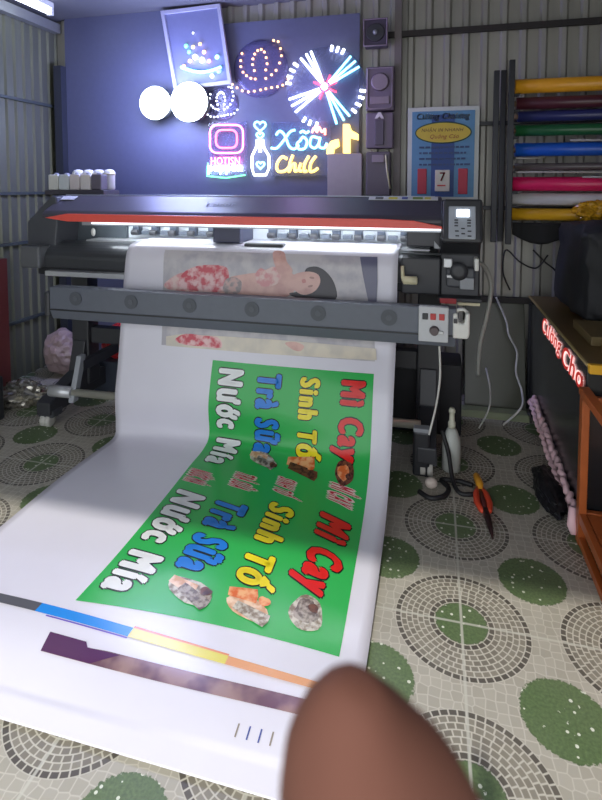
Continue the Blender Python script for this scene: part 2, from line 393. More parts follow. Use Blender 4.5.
# end caps
m = MB(); m.prism([(-2.40, .905), (-2.2, .905), (-2.2, 1.06), (-2.18, 1.22), (-2.19, 1.325), (-2.225, 1.33), (-2.40, 1.17)], 2.70, 3.12, 'Y', .008); part(m, 'left_end_cap', mat('end_cap_grey', (74, 76, 82), .45))
m = MB(); m.bx(-2.37, -2.235, 2.60, 2.74, .905, 1.035, .012); part(m, 'left_side_block', mat('side_block_grey', (92, 94, 98), .45))
m = MB(); m.prism([(-2.25, 1.035), (-1.85, 1.035), (-1.85, 1.19), (-2.21, 1.19)], 2.90, 3.02, 'Y', .004); part(m, 'left_inner_housing', mat('inner_housing_grey', (80, 88, 94), .5))
m = MB(); m.ball((-2.07, 2.88, 1.10), .014, 2, (1, 1, 1.9)); part(m, 'white_hook', WHITEP)
m = MB(); m.bx(-1.30, -.02, 2.875, 2.90, 1.175, 1.195, .003); part(m, 'cable_track', GREYP)
# carriage and pinch rollers
m = MB(); m.bx(-1.185, -1.025, 2.70, 2.92, 1.075, 1.215, .008); part(m, 'carriage', mat('carriage_slate', (58, 60, 84), .4))
m = MB(); m.bx(-.99, -.77, 2.66, 2.72, 1.062, 1.082, .008); part(m, 'media_clamp', BLACK)
for i in range(14):
    x = -1.76+i*.1235
    if -1.2 < x < -1.0: continue
    m = MB(); m.bx(x-.022, x+.022, 2.86, 2.905, 1.09, 1.150, .008)
    pr = part(m, 'pinch_roller', mat('roller_slate', (70, 78, 92), .4))
    m = MB(); m.lathe([(.012, -.022), (.017, -.018), (.017, .018), (.012, .022)], (x, 2.85, 1.108), 16, 'X'); part(m, 'roller_wheel', BLACK, pr)
    m = MB(); m.bx(x+.035, x+.088, 2.865, 2.90, 1.095, 1.12, .003); part(m, 'roller_lever', mat('lever_grey', (88, 96, 106), .4), pr)
# right housing with the control panel
m = MB(); m.prism([(2.64, .84), (3.12, .84), (3.12, 1.31), (2.72, 1.318), (2.60, 1.235), (2.60, 1.13), (2.66, 1.06)], .03, .215, 'X', .008); RH = part(m, 'right_housing', BLACK2)
m = MB(); m.bx(-.155, .032, 2.62, 2.72, .86, 1.04, .008); part(m, 'inner_housing', BLACK)
m = MB(); m.bx(-.135, .032, 2.70, 2.90, 1.085, 1.17, .006); part(m, 'capping_station', mat('dark_station', (60, 60, 66), .4))
m = MB(); m.tube([(-.155, 2.62, 1.06), (.03, 2.62, 1.06)], .006, 8); part(m, 'station_rail', DGREY)
n = Vector((0, -.56, .83)).normalized()
pv = Vector((0, .12, .083)).normalized()    # up along the sloping keypad face
pv2 = Vector((0, .30, .954)).normalized(); rK = Matrix.Rotation(-math.atan2(.30, .954), 3, 'X')
kc = Vector((.128, 2.575, 1.222))
m = MB(); m.box(kc+Vector((0, .022, 0)), (.18, .05, .21), .014, rK); KP = part(m, 'control_panel', BLACK)
m = MB(); m.box(kc+Vector((-.003, -.006, -.004)), (.122, .012, .158), .005, rK); part(m, 'keypad', mat('keypad_silver', (168, 174, 184), .4), KP)
m = MB(); m.box(kc+pv2*.042+Vector((.0, -.0135, 0)), (.056, .004, .034), 0, rK); part(m, 'screen', mat('lit_screen', (235, 244, 255), .3, emit=3., var=0), KP)
for (bx_, bz) in ((-.027, .010), (-.027, -.003), (-.027, -.017), (.030, .010), (.030, -.003), (.030, -.017), (.003, -.030), (-.024, -.042), (.032, -.042), (.004, -.054), (-.022, -.065), (.032, -.065)):
    m = MB(); m.box(kc+pv2*(bz-.002)+Vector((bx_-.003, -.0135, 0)), (.017, .004, .006), .0015, rK); part(m, 'button', BLACK, KP)
m = MB(); m.prism([(.0, 1.09), (.03, 1.09), (.0, 1.125)], 2.596, 2.60, 'Y'); part(m, 'corner_tab', GREYP)
# mechanism under the panel
m = MB(); m.bx(.06, .19, 2.60, 2.68, .905, 1.0, .01); mech = part(m, 'drive_housing', mat('drive_grey', (74, 76, 82), .4))
m = MB(); m.lathe([(.02, 0), (.042, .004), (.042, .03), (.02, .034)], (.115, 2.575, .985), 24, 'Y'); part(m, 'drive_wheel', BLACK, mech)
m = MB(); m.bx(.045, .085, 2.585, 2.60, 1.0, 1.045, .005); part(m, 'latch', STEEL, mech)
m = MB(); m.bx(.06, .14, 2.58, 2.60, .953, .967, .003); part(m, 'linkage', STEEL, mech)
m = MB(); m.bx(.185, .205, 2.58, 2.66, .99, 1.05, .006); part(m, 'white_clip', WHITEP, mech)
m = MB(); m.bx(.12, .185, 2.585, 2.62, .90, .955, .004); part(m, 'metal_cover', GREYP, mech)
m = MB(); m.bx(.02, .22, 2.56, 2.74, .845, .862, .004); part(m, 'shelf_plate', BLACK)
m = MB(); m.bx(.03, .105, 2.552, 2.562, .836, .860, .002); part(m, 'red_label', mat('red_label', (190, 70, 74), .5), PR, 'red printed label')
m = MB(); m.bx(.11, .21, 2.548, 2.56, .832, .845, .002); part(m, 'cream_label', CREAM)
m = MB(); m.tube([(-.148, 2.60, 1.0), (-.145, 2.585, .945), (-.14, 2.58, .93)], .009, 10); lv = part(m, 'clamp_lever', CREAM)
m = MB(); m.lathe([(.012, 0), (.020, .004), (.020, .066), (.012, .07)], (-.145, 2.575, .935), 18, 'X'); part(m, 'lever_grip', CREAM, lv)
# dryer bar in front of the sheet, with fans
m = MB(); m.prism([(2.405, .72), (2.425, .668), (2.475, .668), (2.475, .846), (2.405, .846)], -2.01, .10, 'X', .005); DB = part(m, 'dryer_bar', mat('dryer_grey', (98, 103, 114), .42, .1))
m = MB(); m.bx(-2.01, .10, 2.40, 2.41, .72, .727); part(m, 'seam', BLACK2, DB)
for i in range(7):
    x = -1.845+i*.330
    if x > -.1: continue
    m = MB(); m.lathe([(.037, -.003), (.037, .0), (.028, .001)], (x, 2.4035, .790), 24, 'Y'); fan = part(m, 'fan_vent', mat('fan_dark', (78, 82, 90), .5), DB)
    m = MB(); m.lathe([(.014, -.004), (.014, -.002)], (x, 2.402, .790), 16, 'Y'); part(m, 'fan_hub', mat('fan_hub', (86, 90, 98), .5), fan)
m = MB(); m.bx(-2.045, -2.008, 2.40, 2.48, .68, .82, .014); part(m, 'bar_end_cap', BLACK, DB)
for sx in (-2.08, .06):
    m = MB(); m.bx(sx-.02, sx+.02, 2.47, 2.88, .70, .76, .004); part(m, 'bar_support', BLACK)
m = MB(); m.bx(-.062, .066, 2.372, 2.404, .70, .857, .004); SB = part(m, 'switch_box', mat('pale_grey_box', (196, 198, 202), .45))
for dx, c in ((-.034, BLACK), (.0, mat('red_switch', (190, 60, 60), .4)), (.037, mat('red_switch', (190, 60, 60), .4))):
    m = MB(); m.bx(dx-.012, dx+.012, 2.366, 2.373, .800, .828, .002); part(m, 'switch', c, SB)
m = MB(); m.lathe([(.018, -.022), (.020, -.004), (.022, 0)], (.006, 2.372, .752), 20, 'Y'); part(m, 'dial', mat('dial_grey', (90, 80, 84), .3, .3), SB)
m = MB(); m.bx(.02, .045, 2.362, 2.373, .738, .752, .003); part(m, 'key', STEEL, SB)

# ================================================================== PRINTED SHEET
KN = [((2.95, 1.075),)*3, ((2.70, 1.070),)*3, ((2.61, 1.03),)*3, ((2.575, .90),)*3, ((2.55, .75),)*3,
      ((2.525, .60), (2.51, .60), (2.505, .60)), ((2.495, .42), (2.445, .42), (2.405, .44)),
      ((2.462, .25), (2.41, .28), (2.335, .30)), ((2.465, .10), (2.41, .13), (2.235, .17)),
      ((2.44, .035), (2.33, .085), (2.10, .08)), ((2.28, .035), (2.17, .070), (1.92, .035)),
      ((1.95, .04), (1.85, .050), (1.68, .022)), ((1.60, .035), (1.58, .035), (1.47, .02)),
      ((1.25, .045), (1.25, .04), (1.25, .03)), ((1.06, .008),)*3]
KA = np.array(KN); XL, XR = -1.66, -.17
def cr(t, A):
    n = len(A); i = int(min(max(math.floor(t), 0), n-2)); f = t-i
    p0, p1, p2, p3 = A[max(i-1, 0)], A[i], A[i+1], A[min(i+2, n-1)]; m1 = (p2-p0)/2; m2 = (p3-p1)/2
    return (2*f**3-3*f**2+1)*p1+(f**3-2*f**2+f)*m1+(-2*f**3+3*f**2)*p2+(f**3-f**2)*m2
def sheet(x, t, lift=0.):
    w_ = (x-XL)/(XR-XL)
    def S(tt):
        q = cr(min(max(tt, 0), 14), KA); yz = (1-w_)*(1-2*w_)*q[0]+4*w_*(1-w_)*q[1]+w_*(2*w_-1)*q[2]; return yz
    yz = S(t)
    z_w = .004*math.sin(x*5+t*2.1)*min(1, max(0, t-9.5)) if t < 13.6 else 0
    if lift:
        d = S(t+.02)-S(t-.02); d = d/np.linalg.norm(d); yz = yz+np.array([d[1], -d[0]])*lift
        return Vector((x, yz[0], yz[1]+z_w))
    return Vector((x, yz[0], yz[1]+z_w))
# arc length table so that lettering keeps its proportions along the curve
TT = np.linspace(0, 14, 561); PP = np.array([sheet(-.9, v) for v in TT]); SS = np.r_[0, np.cumsum(np.linalg.norm(np.diff(PP, axis=0), axis=1))]
def t2s(t): return float(np.interp(t, TT, SS))
def s2t(s): return float(np.interp(s, SS, TT))
m = MB(); NXs, NTs = 40, 280
grid = [[m.bm.verts.new(sheet(XL+(XR-XL)*i/NXs, 14*j/NTs)) for i in range(NXs+1)] for j in range(NTs+1)]
for j in range(NTs):
    for i in range(NXs):
        f = m.bm.faces.new((grid[j][i], grid[j][i+1], grid[j+1][i+1], grid[j+1][i])); f.smooth = True
def vinyl(name, c, rough=.24, var=.02): return mat(name, c, rough, var=var, scale=8)
VW = vinyl('white_vinyl', (224, 222, 232))
BN = m.build('printed_banner', VW, keep_normals=True)
tag(BN, 'wide white vinyl sheet with green printed panels, flowing from the printer onto the floor', 'banner')
sol = BN.modifiers.new('thickness', 'SOLIDIFY'); sol.thickness = .0006; sol.offset = -1
def print_bm(t, name, mats, lift, label=None, parent=BN, step=.16):
    """t holds x = across the sheet, y = arc length; cut it finely along the length and lay it on the sheet"""
    ys = [v.co.y for v in t.verts]; a, b_ = min(ys), max(ys); n_ = max(1, int((b_-a)/.016))
    for i in range(1, n_):
        y = a+(b_-a)*i/n_
        bmesh.ops.bisect_plane(t, geom=list(t.verts)+list(t.edges)+list(t.faces), plane_co=(0, y, 0), plane_no=(0, 1, 0))
    xs = [v.co.x for v in t.verts]; a, b_ = min(xs), max(xs); n_ = max(1, int((b_-a)/.037))
    for i in range(1, n_):
        bmesh.ops.bisect_plane(t, geom=list(t.verts)+list(t.edges)+list(t.faces), plane_co=(a+(b_-a)*i/n_, 0, 0), plane_no=(1, 0, 0))
    for v in t.verts: v.co = sheet(v.co.x, s2t(v.co.y), lift)
    for f in t.faces: f.smooth = True
    me = bpy.data.meshes.new(name); t.to_mesh(me); t.free()
    for q in (mats if isinstance(mats, (list, tuple)) else [mats]): me.materials.append(q)
    o = bpy.data.objects.new(name, me); C.objects.link(o); o.parent = parent
    if label: o['label'] = label
    return o
def poly_bm(polys):
    t = bmesh.new()
    for pts in polys:
        f = t.faces.new([t.verts.new((x, t2s(tt), 0)) for x, tt in pts])
    bmesh.ops.triangulate(t, faces=list(t.faces)); return t
def blob(cx, ct, rx, rs, n=18, wob=.12, seed=0, rot=0):
    s0 = t2s(ct); out = []
    for i in range(n):
        a = 2*PI*i/n; k_ = 1+wob*math.sin(3*a+seed)+wob*.6*math.sin(5*a+seed*2)
        u, v = rx*k_*math.cos(a), rs*k_*math.sin(a)
        out.append((cx+u*math.cos(rot)-v*math.sin(rot), s2t(s0+u*math.sin(rot)+v*math.cos(rot))))
    return out
INK = vinyl('black_ink', (24, 34, 26))
GREEN = vinyl('green_ink', (50, 178, 84))
print_bm(poly_bm([[(-1.095, 5.575), (-.266, 5.575), (-.250, 12.2), (-1.112, 12.52)]]), 'green_panel', GREEN, .0020, 'bright green printed panel')
def word(txt, x0, x1, t0, t1, c, name, oc=INK, off=.068, ow=.05, lift=.0032, skew=0.):
    s0, s1 = t2s(t0), t2s(t1)
    t = bmesh.new()
    base = text_bm(txt, off, 0, 0, 1.28); bx0, bx1, by0, by1 = bounds(base)
    def place(src, zi, mi):
        for v in src.verts:
            u = (v.co.x-bx0)/(bx1-bx0); q = (v.co.y-by0)/(by1-by0)
            v.co = Vector((x0+(x1-x0)*q, s0+(s1-s0)*u+skew*q, 0))
        return src
    def to(src, lift_, mtl, nm, par):
        return print_bm(src, nm, mtl, lift_, None, par)
    outl = text_bm(txt, off+ow, 0, 0, 1.28)
    # keep glyph spacing identical for the outline
    o1 = to(place(outl, 0, 0), lift, oc, name+'_outline', BN)
    o2 = to(place(base, 0, 0), lift+.0009, c, name, BN)
    o2.parent = BN
WHT = vinyl('white_ink', (238, 240, 240)); BLU = vinyl('blue_ink', (34, 128, 222)); YEL = vinyl('yellow_ink', (246, 226, 40)); RDI = vinyl('red_ink', (226, 36, 30))
word('Nước Mía', -1.055, -.915, 5.75, 9.68, WHT, 'white_lettering')
word('Trà Sữa', -.843, -.705, 5.77, 8.58, BLU, 'blue_lettering')
word('Sinh Tố', -.620, -.488, 5.78, 8.33, YEL, 'yellow_lettering')
word('Mì Cay', -.452, -.298, 5.77, 8.13, RDI, 'red_lettering')
word('Nước Mía', -1.076, -.928, 10.5, 12.33, WHT, 'white_lettering')
word('Trà Sữa', -.880, -.718, 10.42, 11.80, BLU, 'blue_lettering')
word('Sinh Tố', -.652, -.500, 10.15, 11.69, YEL, 'yellow_lettering')
word('Mì Cay', -.475, -.298, 9.9, 11.41, RDI, 'red_lettering')
RD2 = vinyl('small_red_ink', (206, 56, 70)); PIN = vinyl('pale_outline_ink', (238, 214, 206))
for txt, x0, x1, a, b_ in (('NƯỚC MÍA', -1.08, -.95, 10.02, 10.33), ('TRÀ SỮA', -.865, -.735, 9.70, 10.15), ('SINH TỐ', -.66, -.53, 9.35, 9.90), ('MÌ CAY', -.42, -.29, 8.9, 9.5)):
    word(txt, x0, x1, a, b_, RD2, 'small_red_lettering', PIN, .03, .15)
# printed pictures beside the words
def picture(name, layers, label):
    root = None
    for i, (pts, c) in enumerate(layers):
        o = print_bm(poly_bm([pts]), name if i == 0 else name+'_detail', c, .0048+.0007*i, label if i == 0 else None, BN if i == 0 else root)
        root = root or o
def weave(name, a, b, sc=60):
    m_ = mat(name, a, .24, var=.0); nt = m_.node_tree
    mx = [n for n in nt.nodes if n.type == 'MIX'][0]; mx.inputs[6].default_value = lin(a)+(1,); mx.inputs[7].default_value = lin(b)+(1,)
    nz = [n for n in nt.nodes if n.type == 'TEX_NOISE'][0]; nz.inputs['Scale'].default_value = sc; nz.inputs['Detail'].default_value = 3
    rp = nt.nodes.new('ShaderNodeMapRange'); rp.inputs[1].default_value = .42; rp.inputs[2].default_value = .60
    nt.links.new(nz.outputs[0], rp.inputs[0]); nt.links.new(rp.outputs[0], mx.inputs[0]); return m_
GLS = weave('pale_cup_ink', (206, 200, 184), (128, 112, 92), 45); BRN = weave('brown_ink', (112, 66, 42), (60, 34, 26), 60); ORG = weave('orange_ink', (216, 104, 44), (236, 176, 120), 30); TAN = weave('tan_ink', (206, 156, 116), (236, 206, 176), 30); DBR = weave('dark_brown_ink', (70, 34, 28), (120, 70, 46), 60); GRY = weave('grey_ink', (170, 160, 146), (96, 84, 76), 60)
def quad(cx, ct, w0, w1, h, rot=0.):
    """outline of a glass: rim width w1 at the top, w0 at the foot, height h across the sheet"""
    s0 = t2s(ct); pts = [(-h, -w0), (-h*.8, -w0*1.1), (h, -w1), (h*1.1, 0), (h, w1), (-h*.8, w0*1.1), (-h, w0)]
    return [(cx+u*math.cos(rot)-v*math.sin(rot), s2t(s0+u*math.sin(rot)+v*math.cos(rot))) for u, v in pts]
DK = vinyl('grey_tick_ink', (150, 140, 128))
picture('drink_picture', [(blob(-.77, 8.86, .075, .036, 18, .06, 1, .2), GLS), (quad(-.80, 8.74, .014, .02, .045, .1), TAN), (quad(-.755, 8.98, .014, .02, .05, .3), GRY), (blob(-.71, 9.0, .02, .014, 12, .1, 2), BRN)], 'small printed picture of pale drinks')
picture('drink_picture', [(quad(-.585, 8.55, .018, .028, .065, -.1), ORG), (quad(-.565, 8.86, .016, .022, .07, .1), BRN), (blob(-.53, 8.6, .018, .015, 12, .1, 2), ORG)], 'small printed picture of orange drinks')
picture('noodle_picture', [(blob(-.37, 8.48, .044, .040, 18, .06, 3), DBR), (blob(-.375, 8.47, .028, .024, 14, .12, 4), ORG), (blob(-.35, 8.55, .012, .010, 10, .1, 5), BRN)], 'small dark printed picture of a noodle bowl')
picture('drink_picture', [(blob(-.775, 12.07, .085, .048, 18, .06, 4, .15), GLS), (quad(-.81, 12.02, .016, .026, .05, .2), TAN), (quad(-.755, 12.12, .018, .026, .06, .4), GRY), (blob(-.72, 12.02, .022, .018, 12, .1, 2), BRN)], 'larger printed picture of pale drinks')
picture('drink_picture', [(blob(-.565, 12.03, .075, .045, 18, .06, 5, .1), TAN), (quad(-.60, 11.86, .018, .03, .05, -.2), ORG), (quad(-.55, 12.08, .018, .03, .06, .2), GLS), (blob(-.52, 11.86, .022, .02, 12, .1, 3), ORG)], 'larger printed picture of orange drinks')
picture('noodle_picture', [(blob(-.378, 11.77, .056, .080, 20, .05, 6), GLS), (blob(-.38, 11.74, .040, .055, 16, .12, 7), GRY), (blob(-.36, 11.65, .018, .02, 12, .1, 5), BRN)], 'larger printed picture of a noodle bowl')
# colour bar and the leading picture strip
for a, b_, c, nm in ((-1.66, -1.205, vinyl('dark_grey_ink', (92, 92, 98)), 'grey_colour_bar'), (-1.205, -.873, vinyl('sky_blue_ink', (40, 140, 226)), 'blue_colour_bar'), (-.873, -.558, vinyl('soft_yellow_ink', (226, 214, 96)), 'yellow_colour_bar'), (-.558, -.17, vinyl('soft_orange_ink', (226, 160, 110)), 'orange_colour_bar')):
    print_bm(poly_bm([[(a, 12.63), (b_, 12.63), (b_, 12.725), (a, 12.725)]]), nm, c, .0036)
for a, b_, c, t0, t1, nm in ((-1.16, -.873, vinyl('violet_ink', (110, 90, 190)), 12.728, 12.742, 'violet_line'), (-.873, -.558, vinyl('salmon_ink', (232, 150, 110)), 12.605, 12.628, 'salmon_line')):
    print_bm(poly_bm([[(a, t0), (b_, t0), (b_, t1), (a, t1)]]), nm, c, .0022)
PUR = vinyl('purple_ink', (84, 42, 84)); MAU = weave('mauve_brown_ink', (158, 128, 122), (108, 78, 88), 9) 
print_bm(poly_bm([[(-1.105, 12.88), (-.98, 12.88), (-.965, 12.93), (-.90, 12.91), (-.60, 12.89), (-.20, 12.86), (-.17, 12.86), (-.17, 13.06), (-1.09, 13.09)]]), 'picture_strip', MAU, .0022, 'mauve and brown strip of a printed picture')
print_bm(poly_bm([[(-1.105, 12.88), (-.98, 12.88), (-.965, 12.93), (-.86, 12.92), (-.93, 13.085), (-1.09, 13.09)]]), 'purple_corner', PUR, .0032)
for i, x in enumerate((-.462, -.432, -.402, -.372)):
    print_bm(poly_bm([[(x, 13.30), (x+.004, 13.30), (x+.004, 13.44), (x, 13.44)]]), 'tick_mark', vinyl('tick_blue', (84, 96, 160)) if i in (1, 2) else DK, .0022)
# portrait: woman lying down in a red dress on pale bedding
def on_sheet(px, py):
    best = (1e9, 0, 0)
    for x in np.linspace(XL, XR, 12):
        for t_ in np.linspace(1, 6, 16):
            e = _err(px, py, x, t_)
            if e[0] < best[0]: best = (e[0], x, t_)
    x, t_ = best[1:]
    for _ in range(8):
        f = _err(px, py, x, t_)[1]; a = (_err(px, py, x+1e-3, t_)[1]-f)/1e-3; b_ = (_err(px, py, x, t_+1e-3)[1]-f)/1e-3
        dx = np.linalg.solve(np.stack([a, b_], 1), -f); x += float(np.clip(dx[0], -.2, .2)); t_ += float(np.clip(dx[1], -.3, .3))
    return x, t_
def _err(px, py, x, t_):
    D = np.array(sheet(x, t_))-CP; z = D@FW; q = np.array((PPX+FPX*(D@RT)/z-px, PPY-FPX*(D@UP)/z-py)); return float(np.hypot(*q)), q
def traced(pts, k_=4):
    """a smooth closed outline through the given points of the printed picture (picture units)"""
    n_ = len(pts); out = []
    for i in range(n_):
        q = [np.array(pts[(i+o_) % n_], float) for o_ in (-1, 0, 1, 2)]
        for j in range(k_):
            f = j/k_; out.append(.5*((2*q[1])+(-q[0]+q[2])*f+(2*q[0]-5*q[1]+4*q[2]-q[3])*f*f+(-q[0]+3*q[1]-3*q[2]+q[3])*f**3))
    return [on_sheet(150+u*.4153, 240+v*.4153) for u, v in out]
PB = weave('bedding_ink', (198, 194, 196), (176, 172, 180), 12); SKN = weave('skin_ink', (222, 180, 170), (206, 160, 152), 14); RDD = weave('red_dress_ink', (200, 66, 82), (232, 190, 190), 26)
PNK = weave('pink_ink', (214, 150, 150), (226, 196, 190), 30); HAI = vinyl('dark_hair_ink', (50, 46, 54)); SLT = vinyl('slate_ink', (104, 104, 128)); CRE = weave('cream_ink', (222, 212, 194), (206, 198, 186), 10); LIP = vinyl('lip_ink', (200, 136, 132)); SHD = vinyl('brow_ink', (180, 138, 130)); WPT = weave('waist_ink', (150, 140, 140), (206, 170, 164), 40)
print_bm(poly_bm([[(-1.43, 1.9), (-.30, 1.9), (-.265, 5.28), (-1.40, 5.32)]]), 'portrait_print', PB, .0020, 'printed picture of a dark-haired woman lying down in a red dress')
PT = [o for o in BN.children if o.name.startswith('portrait_print')][0]
_n = [0]
def pp(pts, c, nm, k_=4):
    _n[0] += 1; print_bm(poly_bm([traced(pts, k_)]), nm, c, .0026+.0003*_n[0], None, PT)
pp([(40, 100), (80, 78), (130, 85), (120, 122), (70, 122), (38, 116)], PNK, 'portrait_leg')
pp([(180, 95), (230, 82), (262, 78), (300, 66), (345, 82), (352, 110), (330, 136), (250, 134), (170, 130)], SKN, 'portrait_figure')
pp([(78, 82), (110, 64), (150, 60), (184, 66), (190, 92), (172, 124), (110, 122), (72, 112)], RDD, 'portrait_skirt')
pp([(182, 96), (206, 90), (222, 104), (212, 130), (178, 128)], WPT, 'portrait_waist')
pp([(254, 84), (266, 68), (280, 72), (298, 64), (318, 78), (308, 104), (284, 112), (262, 108)], PNK, 'portrait_top')
pp([(296, 32), (322, 30), (330, 52), (344, 74), (330, 90), (308, 78)], SKN, 'portrait_arm')
pp([(376, 70), (400, 64), (424, 76), (444, 104), (448, 142), (400, 142), (352, 138), (336, 128), (372, 122), (398, 104), (396, 88)], HAI, 'portrait_hair')
pp([(338, 92), (356, 80), (384, 76), (406, 84), (410, 104), (396, 124), (370, 132), (346, 118)], SKN, 'portrait_face')
pp([(366, 96), (374, 94), (376, 102), (368, 104)], LIP, 'portrait_lips', 2)
pp([(386, 88), (396, 90), (394, 94), (385, 92)], SHD, 'portrait_brow', 2)
pp([(382, 110), (392, 108), (391, 113), (382, 114)], SHD, 'portrait_brow', 2)
pp([(506, 42), (548, 42), (548, 100), (546, 150), (526, 148), (514, 90)], SLT, 'portrait_drape', 1)
pp([(40, 232), (80, 226), (180, 232), (300, 240), (420, 250), (544, 262), (546, 290), (300, 276), (40, 254)], CRE, 'portrait_bedding', 1)
pp([(62, 240), (86, 226), (130, 230), (166, 236), (172, 260), (120, 256), (84, 252)], RDD, 'portrait_hem')
pp([(326, 248), (352, 246), (372, 256), (362, 268), (344, 264)], SKN, 'portrait_hand')

# ================================================================== INK TANKS
p0 = Vector((-2.33, 2.97, 1.33))
t = thing('ink_tray', 'dark tray holding the white ink tanks on top of the printer', 'tray', (-2.26, 3.0, 1.33))
m = MB(); m.bx(-2.47, -2.03, 2.94, 3.11, 1.331, 1.362, .004); m.build('tray_body', NAVY, t)
pos = ['leftmost', 'second', 'third', 'fourth', 'fifth']
cols = [(214, 214, 208), (206, 212, 214), (214, 204, 204), (216, 210, 204), (104, 98, 108)]
for i in range(5):
    x = -2.412+i*.080
    lab = ('%s of four white ink tanks in the row on the printer' % (pos[i] if i == 0 else pos[i]+' from the left')) if i < 4 else 'dark grey ink tank at the right end of the row on the printer'
    t = thing('ink_tank', lab, 'ink tank', (x, 2.98, 1.363), 'ink tanks on the printer')
    m = MB(); m.bx(x-.037, x+.037, 2.95, 3.02, 1.363, 1.462, .006); m.build('tank_body', mat('tank_%d' % i, cols[i], .4), t)
    m = MB(); m.lathe([(.016, 0), (.016, .008), (.010, .012)], (x, 2.985, 1.4605), 16); m.build('tank_cap', GREYP, t)
for i in range(4):
    x = -2.31+i*.078
    t = thing('ink_bottle', '%s of four round white ink bottles behind the tanks' % ('leftmost', 'second from the left', 'third from the left', 'rightmost')[i], 'bottle', (x, 3.07, 1.363), 'ink bottles behind the tanks')
    m = MB(); m.lathe([(.030, 0), (.036, .01), (.036, .085), (.038, .10), (.037, .115), (.026, .130), (.008, .134)], (x, 3.07, 1.363), 20); m.build('bottle_body', WHITEP, t)
    m = MB(); m.lathe([(.039, .098), (.040, .103), (.039, .108)], (x, 3.07, 1.363), 20); m.build('cap_ring', CREAM, t)

# ================================================================== LED SIGNS
WY = 3.52
def neon(name, rgb, e): return mat('neon_'+name, rgb, .4, emit=e, var=0)
N_CY = neon('cyan', (150, 240, 255), 3.2); N_WH = neon('white', (240, 246, 255), 4.5); N_PK = neon('pink', (255, 150, 200), 3.); N_RD = neon('red', (255, 60, 90), 3.5)
N_YL = neon('yellow', (255, 214, 110), 2.6); N_OR = neon('orange', (255, 190, 130), 3.2); N_GR = neon('green', (110, 255, 170), 2.6); N_BL = neon('blue', (100, 140, 255), 3.5)
ACR = mat('clear_board', (120, 130, 175), .15, alpha=.28); SMOKE = mat('violet_board', (84, 84, 132), .3)
def P(px, py, dy=0.): q = at(px, py, WY+dy); return q
# firework wheel
c0 = P(325, 87)
t = thing('firework_sign', 'round firework LED sign with white rays crossing at a red centre', 'led sign', (c0.x, 3.58, c0.z), 'led signs')
m = MB(); m.lathe([(.272, .012), (.272, .0), (.001, .0)], (c0.x, WY+.012, c0.z), 48, 'Y'); m.build('backing_disc', ACR, t)
for g, (angs, mm) in enumerate((((112, 120, 130), None), ((28, 38, 48), None), ((196, 207, 218), None), ((-72, -60, -50), None))):
    for a in angs:
        a = math.radians(a); d = Vector((math.cos(a), 0, math.sin(a)))
        m = MB(); m.tube([c0+d*.04, c0+d*.26], .0075, 8); r_ = m.build('ray', N_CY if g in (1, 3) else N_WH, t)
for a in [62, 71, 80, 142, 152, 162, 172, 236, 246, 257, -40, -29, -18, -8]:
    a = math.radians(a); d = Vector((math.cos(a), 0, math.sin(a)))
    m = MB(); m.tube([c0+d*.238, c0+d*.275], .009, 8); m.build('rim_dash', N_WH, t)
m = MB(); m.ball(c0+Vector((0, -.02, 0)), .024, 2, (1, .6, 1)); m.build('centre', N_WH, t)
for a in range(0, 360, 45):
    d = Vector((math.cos(math.radians(a+20)), 0, math.sin(math.radians(a+20))))
    m = MB(); m.tube([c0+d*.03, c0+d*.085], .006, 6); m.build('red_ray', N_RD, t)
ld = bpy.data.lights.new('sign_light', 'POINT'); ld.energy = 4.5; ld.color = (.62, .42, 1.0); ld.shadow_soft_size = .12
lo = bpy.data.objects.new('sign_light', ld); C.objects.link(lo); lo.location = c0+Vector((-.15, -.4, -.1))
# horseshoe of orange dots on round plates
def plate_sign(cx, cy, rpx, label, size):
    c = P(cx, cy); R_ = rpx*.0071
    t = thing('plate_sign', label, 'led sign', (c.x, 3.58, c.z), 'led signs')
    m = MB(); m.lathe([(R_, .01), (R_, .0), (R_*.8, -.006), (R_*.001, -.008)], (c.x, WY+.03, c.z), 40, 'Y'); m.build('round_plate', mat('silver_blue_plate', (116, 114, 166), .3, .2, alpha=.5), t)
    marks = [(340, 107), (350, 110), (355, 125), (357, 140), (353, 155), (345, 170), (335, 179), (322, 186), (268, 130), (265, 145), (265, 158), (270, 170), (278, 178), (288, 184), (298, 186),
             (296, 168), (292, 155), (293, 143), (297, 133), (304, 126), (312, 124), (319, 130), (323, 142), (325, 155), (322, 168),
             (245, 195), (256, 203), (268, 210), (282, 213), (296, 212), (310, 210), (322, 208), (335, 206), (348, 205), (360, 202), (372, 190)]
    k_ = R_/62
    dots = [((u-308)*k_, (164-v)*k_) for u, v in marks]
    for dx, dz in dots:
        m = MB(); m.ball((c.x+dx, WY+.012, c.z+dz), .009 if size else .0065, 1); m.build('led', N_OR if size else N_WH, t)
plate_sign(259, 68, 28, 'large round plate sign with a horseshoe of orange LED dots', 1)
plate_sign(220, 103, 17, 'small round plate sign of white LED dots beside the flood lamps', 0)
